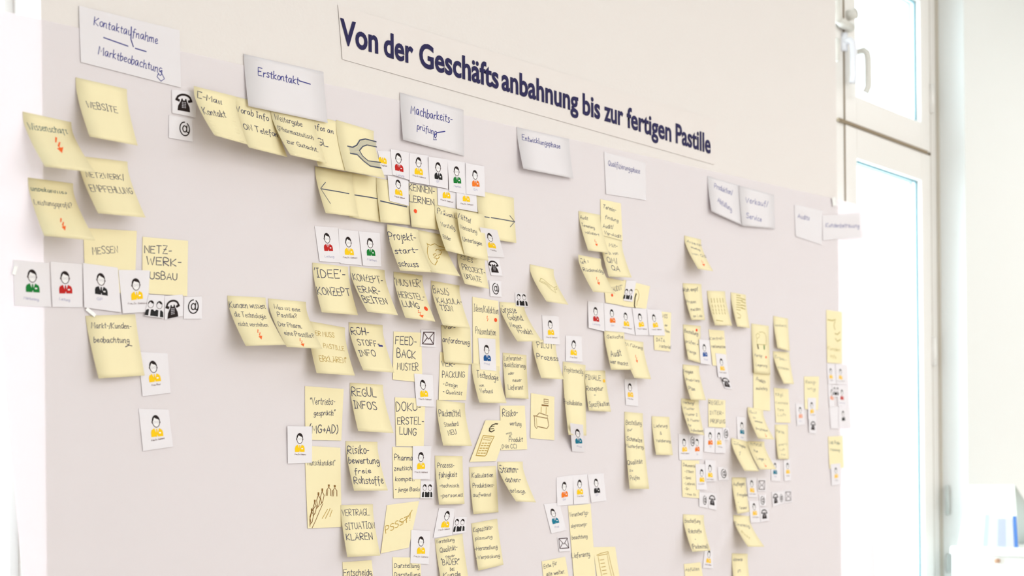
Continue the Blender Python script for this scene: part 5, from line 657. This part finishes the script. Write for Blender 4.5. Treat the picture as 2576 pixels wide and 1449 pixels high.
def symbol(P, parent, it):
    _, kind, u, v, hu, hv = it
    sx, sy = hu * P.W, hv * P.L; c = (u * P.W, v * P.L)
    T = lambda p: (c[0] + p[0] * sx, c[1] - p[1] * sy)
    b = MB(); w_ = (sx + sy) / 2
    if kind == 'phone':
        P.ribbon(b, [T(p) for p in smooth_path([(-.85, .25), (-.75, .62), (-.3, .88), (.3, .88), (.75, .62), (.85, .25)], 4)], w_ * .24, 'print_hair')
        for s_ in (-1, 1): P.ribbon(b, [T((s_ * .95, .3)), T((s_ * .6, .18))], w_ * .3, 'print_hair')
        P.poly(b, [T(p) for p in ((-.8, -1), (.8, -1), (.72, -.45), (.38, .15), (.3, .45), (.15, .45), (.12, .25), (-.12, .25), (-.15, .45), (-.3, .45), (-.38, .15), (-.72, -.45))], 'print_hair')
        for i in range(3):
            for j in range(4): P.poly(b, [T((-.24 + i * .19 + dx, -.62 + j * .19 + dy)) for dx, dy in ((0, 0), (.11, 0), (.11, .11), (0, .11))], 'print_face_grey', .0003)
    elif kind == 'at':
        P.ribbon(b, [T(p) for p in ell(0, 0, .86, .88, -60, 270, 26)][::1], w_ * .17, 'print_hair')
        P.ribbon(b, [T(p) for p in ell(0, 0, .36, .4, 0, 360, 16)], w_ * .17, 'print_hair', .00026)
        P.ribbon(b, [T(p) for p in smooth_path([(.4, .45), (.36, -.2), (.5, -.42), (.75, -.3), (.86, .05)], 4)], w_ * .16, 'print_hair', .0003)
    elif kind == 'people':
        for s_ in (-.5, .5):
            ring = [T((s_ + p[0], p[1])) for p in ell(0, -.45, .32, .42, 0, 360, 16)]
            ring = [T((s_ + .32 * math.cos(t), .42 + .42 * math.sin(t))) for t in [i * math.pi / 9 for i in range(19)]]
            P.ribbon(b, ring, w_ * .05, 'print_outline')
            P.poly(b, [T((s_ + .36 * math.cos(t), .48 + .5 * math.sin(t))) for t in [math.pi * (1.05 - i * 1.0 / 8) for i in range(9)]] + [T((s_ + .12, .6)), T((s_ - .1, .8))], 'print_hair', .0003)
        for pts in (((-1, -1), (-.95, -.35), (-.75, -.15), (-.62, -.2), (-.62, -1)), ((-.42, -1), (-.42, -.2), (-.2, -.15), (0, -.35), (.2, -.15), (.42, -.2), (.42, -1)), ((.62, -1), (.62, -.2), (.75, -.15), (.95, -.35), (1, -1))):
            P.poly(b, [T(p) for p in pts], 'print_black')
    else:
        P.ribbon(b, [T(p) for p in ((-.85, .85), (.9, .85), (.85, -.85), (-.95, -.85), (-.85, .85))], w_ * .14, 'print_outline')
        P.ribbon(b, [T(p) for p in ((-.85, .85), (0, -.15), (.9, .85))], w_ * .12, 'print_outline', .00026)
        P.ribbon(b, [T(p) for p in ((-.95, -.85), (-.2, .05))], w_ * .12, 'print_outline', .00028)
        P.ribbon(b, [T(p) for p in ((.85, -.85), (.2, .05))], w_ * .12, 'print_outline', .00028)
    b.build('symbol', parent, parent.location)

GROUPS = dict(sticky_note='yellow sticky notes on the papered wall', heading_card='white heading cards along the top', portrait_card='printed portrait cards',
              telephone_card='small telephone cards', at_sign_card='small at sign cards', group_card='small two-figure cards', envelope_card='small envelope cards')
CATS = dict(sticky_note='sticky note', heading_card='card', portrait_card='card', telephone_card='card', at_sign_card='card', group_card='card', envelope_card='card')
SHEETS = []
for n_, (kind, label, colr, W_, nt, nb, l0, l1, items) in enumerate(PAPERS):
    rnd = random.Random(n_)
    P = Paper(W_, nt, nb, l0, l1)
    o = P.body(kind, colr, max(l0, l1) > .0015)
    tag(o, label, CATS[kind], GROUPS[kind])
    SHEETS.append((P, o))
    txt = MB(); cap = MB(); drw = MB(); arr = MB()
    for it in items:
        if it[0] == 't': write(P, cap if it[7] in ('brown', 'faint') else txt, it, rnd)
        elif it[0] == 'l':
            pts = [(it[3][i] * P.W, it[3][i + 1] * P.L) for i in range(0, len(it[3]), 2)]
            P.ribbon(arr if it[1] == 'orange' else drw, pts, max(it[2] * 1.3, .5), 'print_' + it[1], .00026)
        elif it[0] == 'f':
            P.poly(arr if it[1] == 'orange' else drw, [(it[2][i] * P.W, it[2][i + 1] * P.L) for i in range(0, len(it[2]), 2)], 'print_' + it[1], .0002)
        elif it[0] == 'p': portrait(P, o, it)
        elif it[0] == 'i': symbol(P, o, it)
    for mb, nm in ((txt, 'handwriting'), (cap, 'caption'), (drw, 'drawing'), (arr, 'arrow_mark')):
        if mb.f: mb.build(nm, o, o.location)
for k, u, v, r, colr, lab in DOTS:
    P, o = SHEETS[k]
    b = MB(); c = (u * P.W, v * P.L); ring = ell(c[0], c[1], r, r, 0, 360, 18)[:-1]
    top = [P.at(p[0] / P.W, p[1] / P.L, .0006) for p in ring]; bot = [P.at(p[0] / P.W, p[1] / P.L, .0001) for p in ring]
    b.face(top, 'print_' + colr)
    for i in range(len(ring)): b.face([top[i], bot[i], bot[(i + 1) % len(ring)], top[(i + 1) % len(ring)]], 'print_' + colr)
    tag(b.build('dot_sticker', None, P.at(u, v, .0002)), lab, 'sticker', 'round dot stickers')

# ------------------------------------------------------------- bits of clear tape
for (x, z, ang, w_, h_, lab) in TAPES:
    b = MB(); ca, sa = math.cos(ang), math.sin(ang)
    q = [(x + ca * a * w_ / 2 - sa * c * h_ / 2, z + sa * a * w_ / 2 + ca * c * h_ / 2) for a, c in ((-1, 1), (1, 1), (1, -1), (-1, -1))]
    n1, n0 = .0042, .0040
    b.face([(p[0], -n1, p[1]) for p in q], 'tape'); b.face([(p[0], -n0, p[1]) for p in q][::-1], 'tape')
    for i in range(4):
        j = (i + 1) % 4; b.face([(q[i][0], -n1, q[i][1]), (q[j][0], -n1, q[j][1]), (q[j][0], -n0, q[j][1]), (q[i][0], -n0, q[i][1])], 'tape')
    tag(b.build('tape_piece', None, (x, -n0, z)), lab, 'tape', 'bits of clear tape')

# ------------------------------------------------------------- cabinet and desk calendar by the right window
cab = MB(); cab.box(3.29, 4.42, -.30, -.012, .02, 1.038, 'cabinet_white')
co = cab.build('cabinet', None, (3.7, -.15, 0), bevel=.003); tag(co, 'white cabinet standing right of the right window', 'cabinet')
b = MB(); b.box(3.28, 4.43, -.315, -.012, 1.038, 1.060, 'cabinet_white'); b.build('cabinet_top', co, co.location, bevel=.003)
for x0 in (3.305, 3.865):
    b = MB(); b.box(x0, x0 + .545, -.318, -.30, .08, 1.015, 'cabinet_white'); d = b.build('door', co, (x0, -.3, .08), bevel=.003)
    b = MB(); b.tube([(x0 + .49, -.318, .9), (x0 + .49, -.338, .9)], .012, 'knob_brown', 14); b.build('knob', d, (x0 + .49, -.318, .9), smooth=True)
b = MB(); b.tube([(3.29, -.14, 1.025), (3.278, -.14, 1.025)], .006, 'knob_brown', 12); b.build('knob', co, co.location, smooth=True)
lz = 1.0605
cal = MB(); ridge_z = lz + .165
def slab(mb, q, off, m_):
    mb.face(q, m_); p = [tuple(Vector(c) + Vector(off)) for c in q]; mb.face(p[::-1], m_)
    for i in range(4):
        j = (i + 1) % 4; mb.face([q[j], q[i], p[i], p[j]], m_)
FQ = [(3.300, -.057, ridge_z), (3.288, -.030, lz), (3.288, -.197, lz), (3.300, -.182, ridge_z)]
slab(cal, FQ, (.0015, 0, 0), 'calendar_card')
co = cal.build('desk_calendar', None, (3.30, -.12, lz)); tag(co, 'white tent-shaped desk calendar with a striped blue picture on the cabinet', 'calendar')
b = MB(); slab(b, [(3.302, -.182, ridge_z), (3.50, -.197, lz), (3.50, -.030, lz), (3.302, -.057, ridge_z)], (.0015, 0, 0), 'calendar_card_shaded'); b.build('back_panel', co, (3.30, -.12, lz))
def on_front(t, k):
    p = [FQ[1][i] * (1 - t) + FQ[2][i] * t for i in range(3)]; q = [FQ[0][i] * (1 - t) + FQ[3][i] * t for i in range(3)]
    return (p[0] * (1 - k) + q[0] * k - .0006, p[1] * (1 - k) + q[1] * k, p[2] * (1 - k) + q[2] * k)
b = MB()
for t0, t1, m_, k1 in ((.42, .50, 'picture_pale_blue', .52), (.50, .66, 'picture_lilac', .5), (.66, .80, 'picture_grey', .46), (.80, .92, 'picture_lilac', .46), (.93, .995, 'picture_blue', .5)):
    b.face([on_front(t0, .01), on_front(t1, .01), on_front(t1, k1), on_front(t0, k1)], m_)
b.build('picture', co, (3.30, -.12, lz))
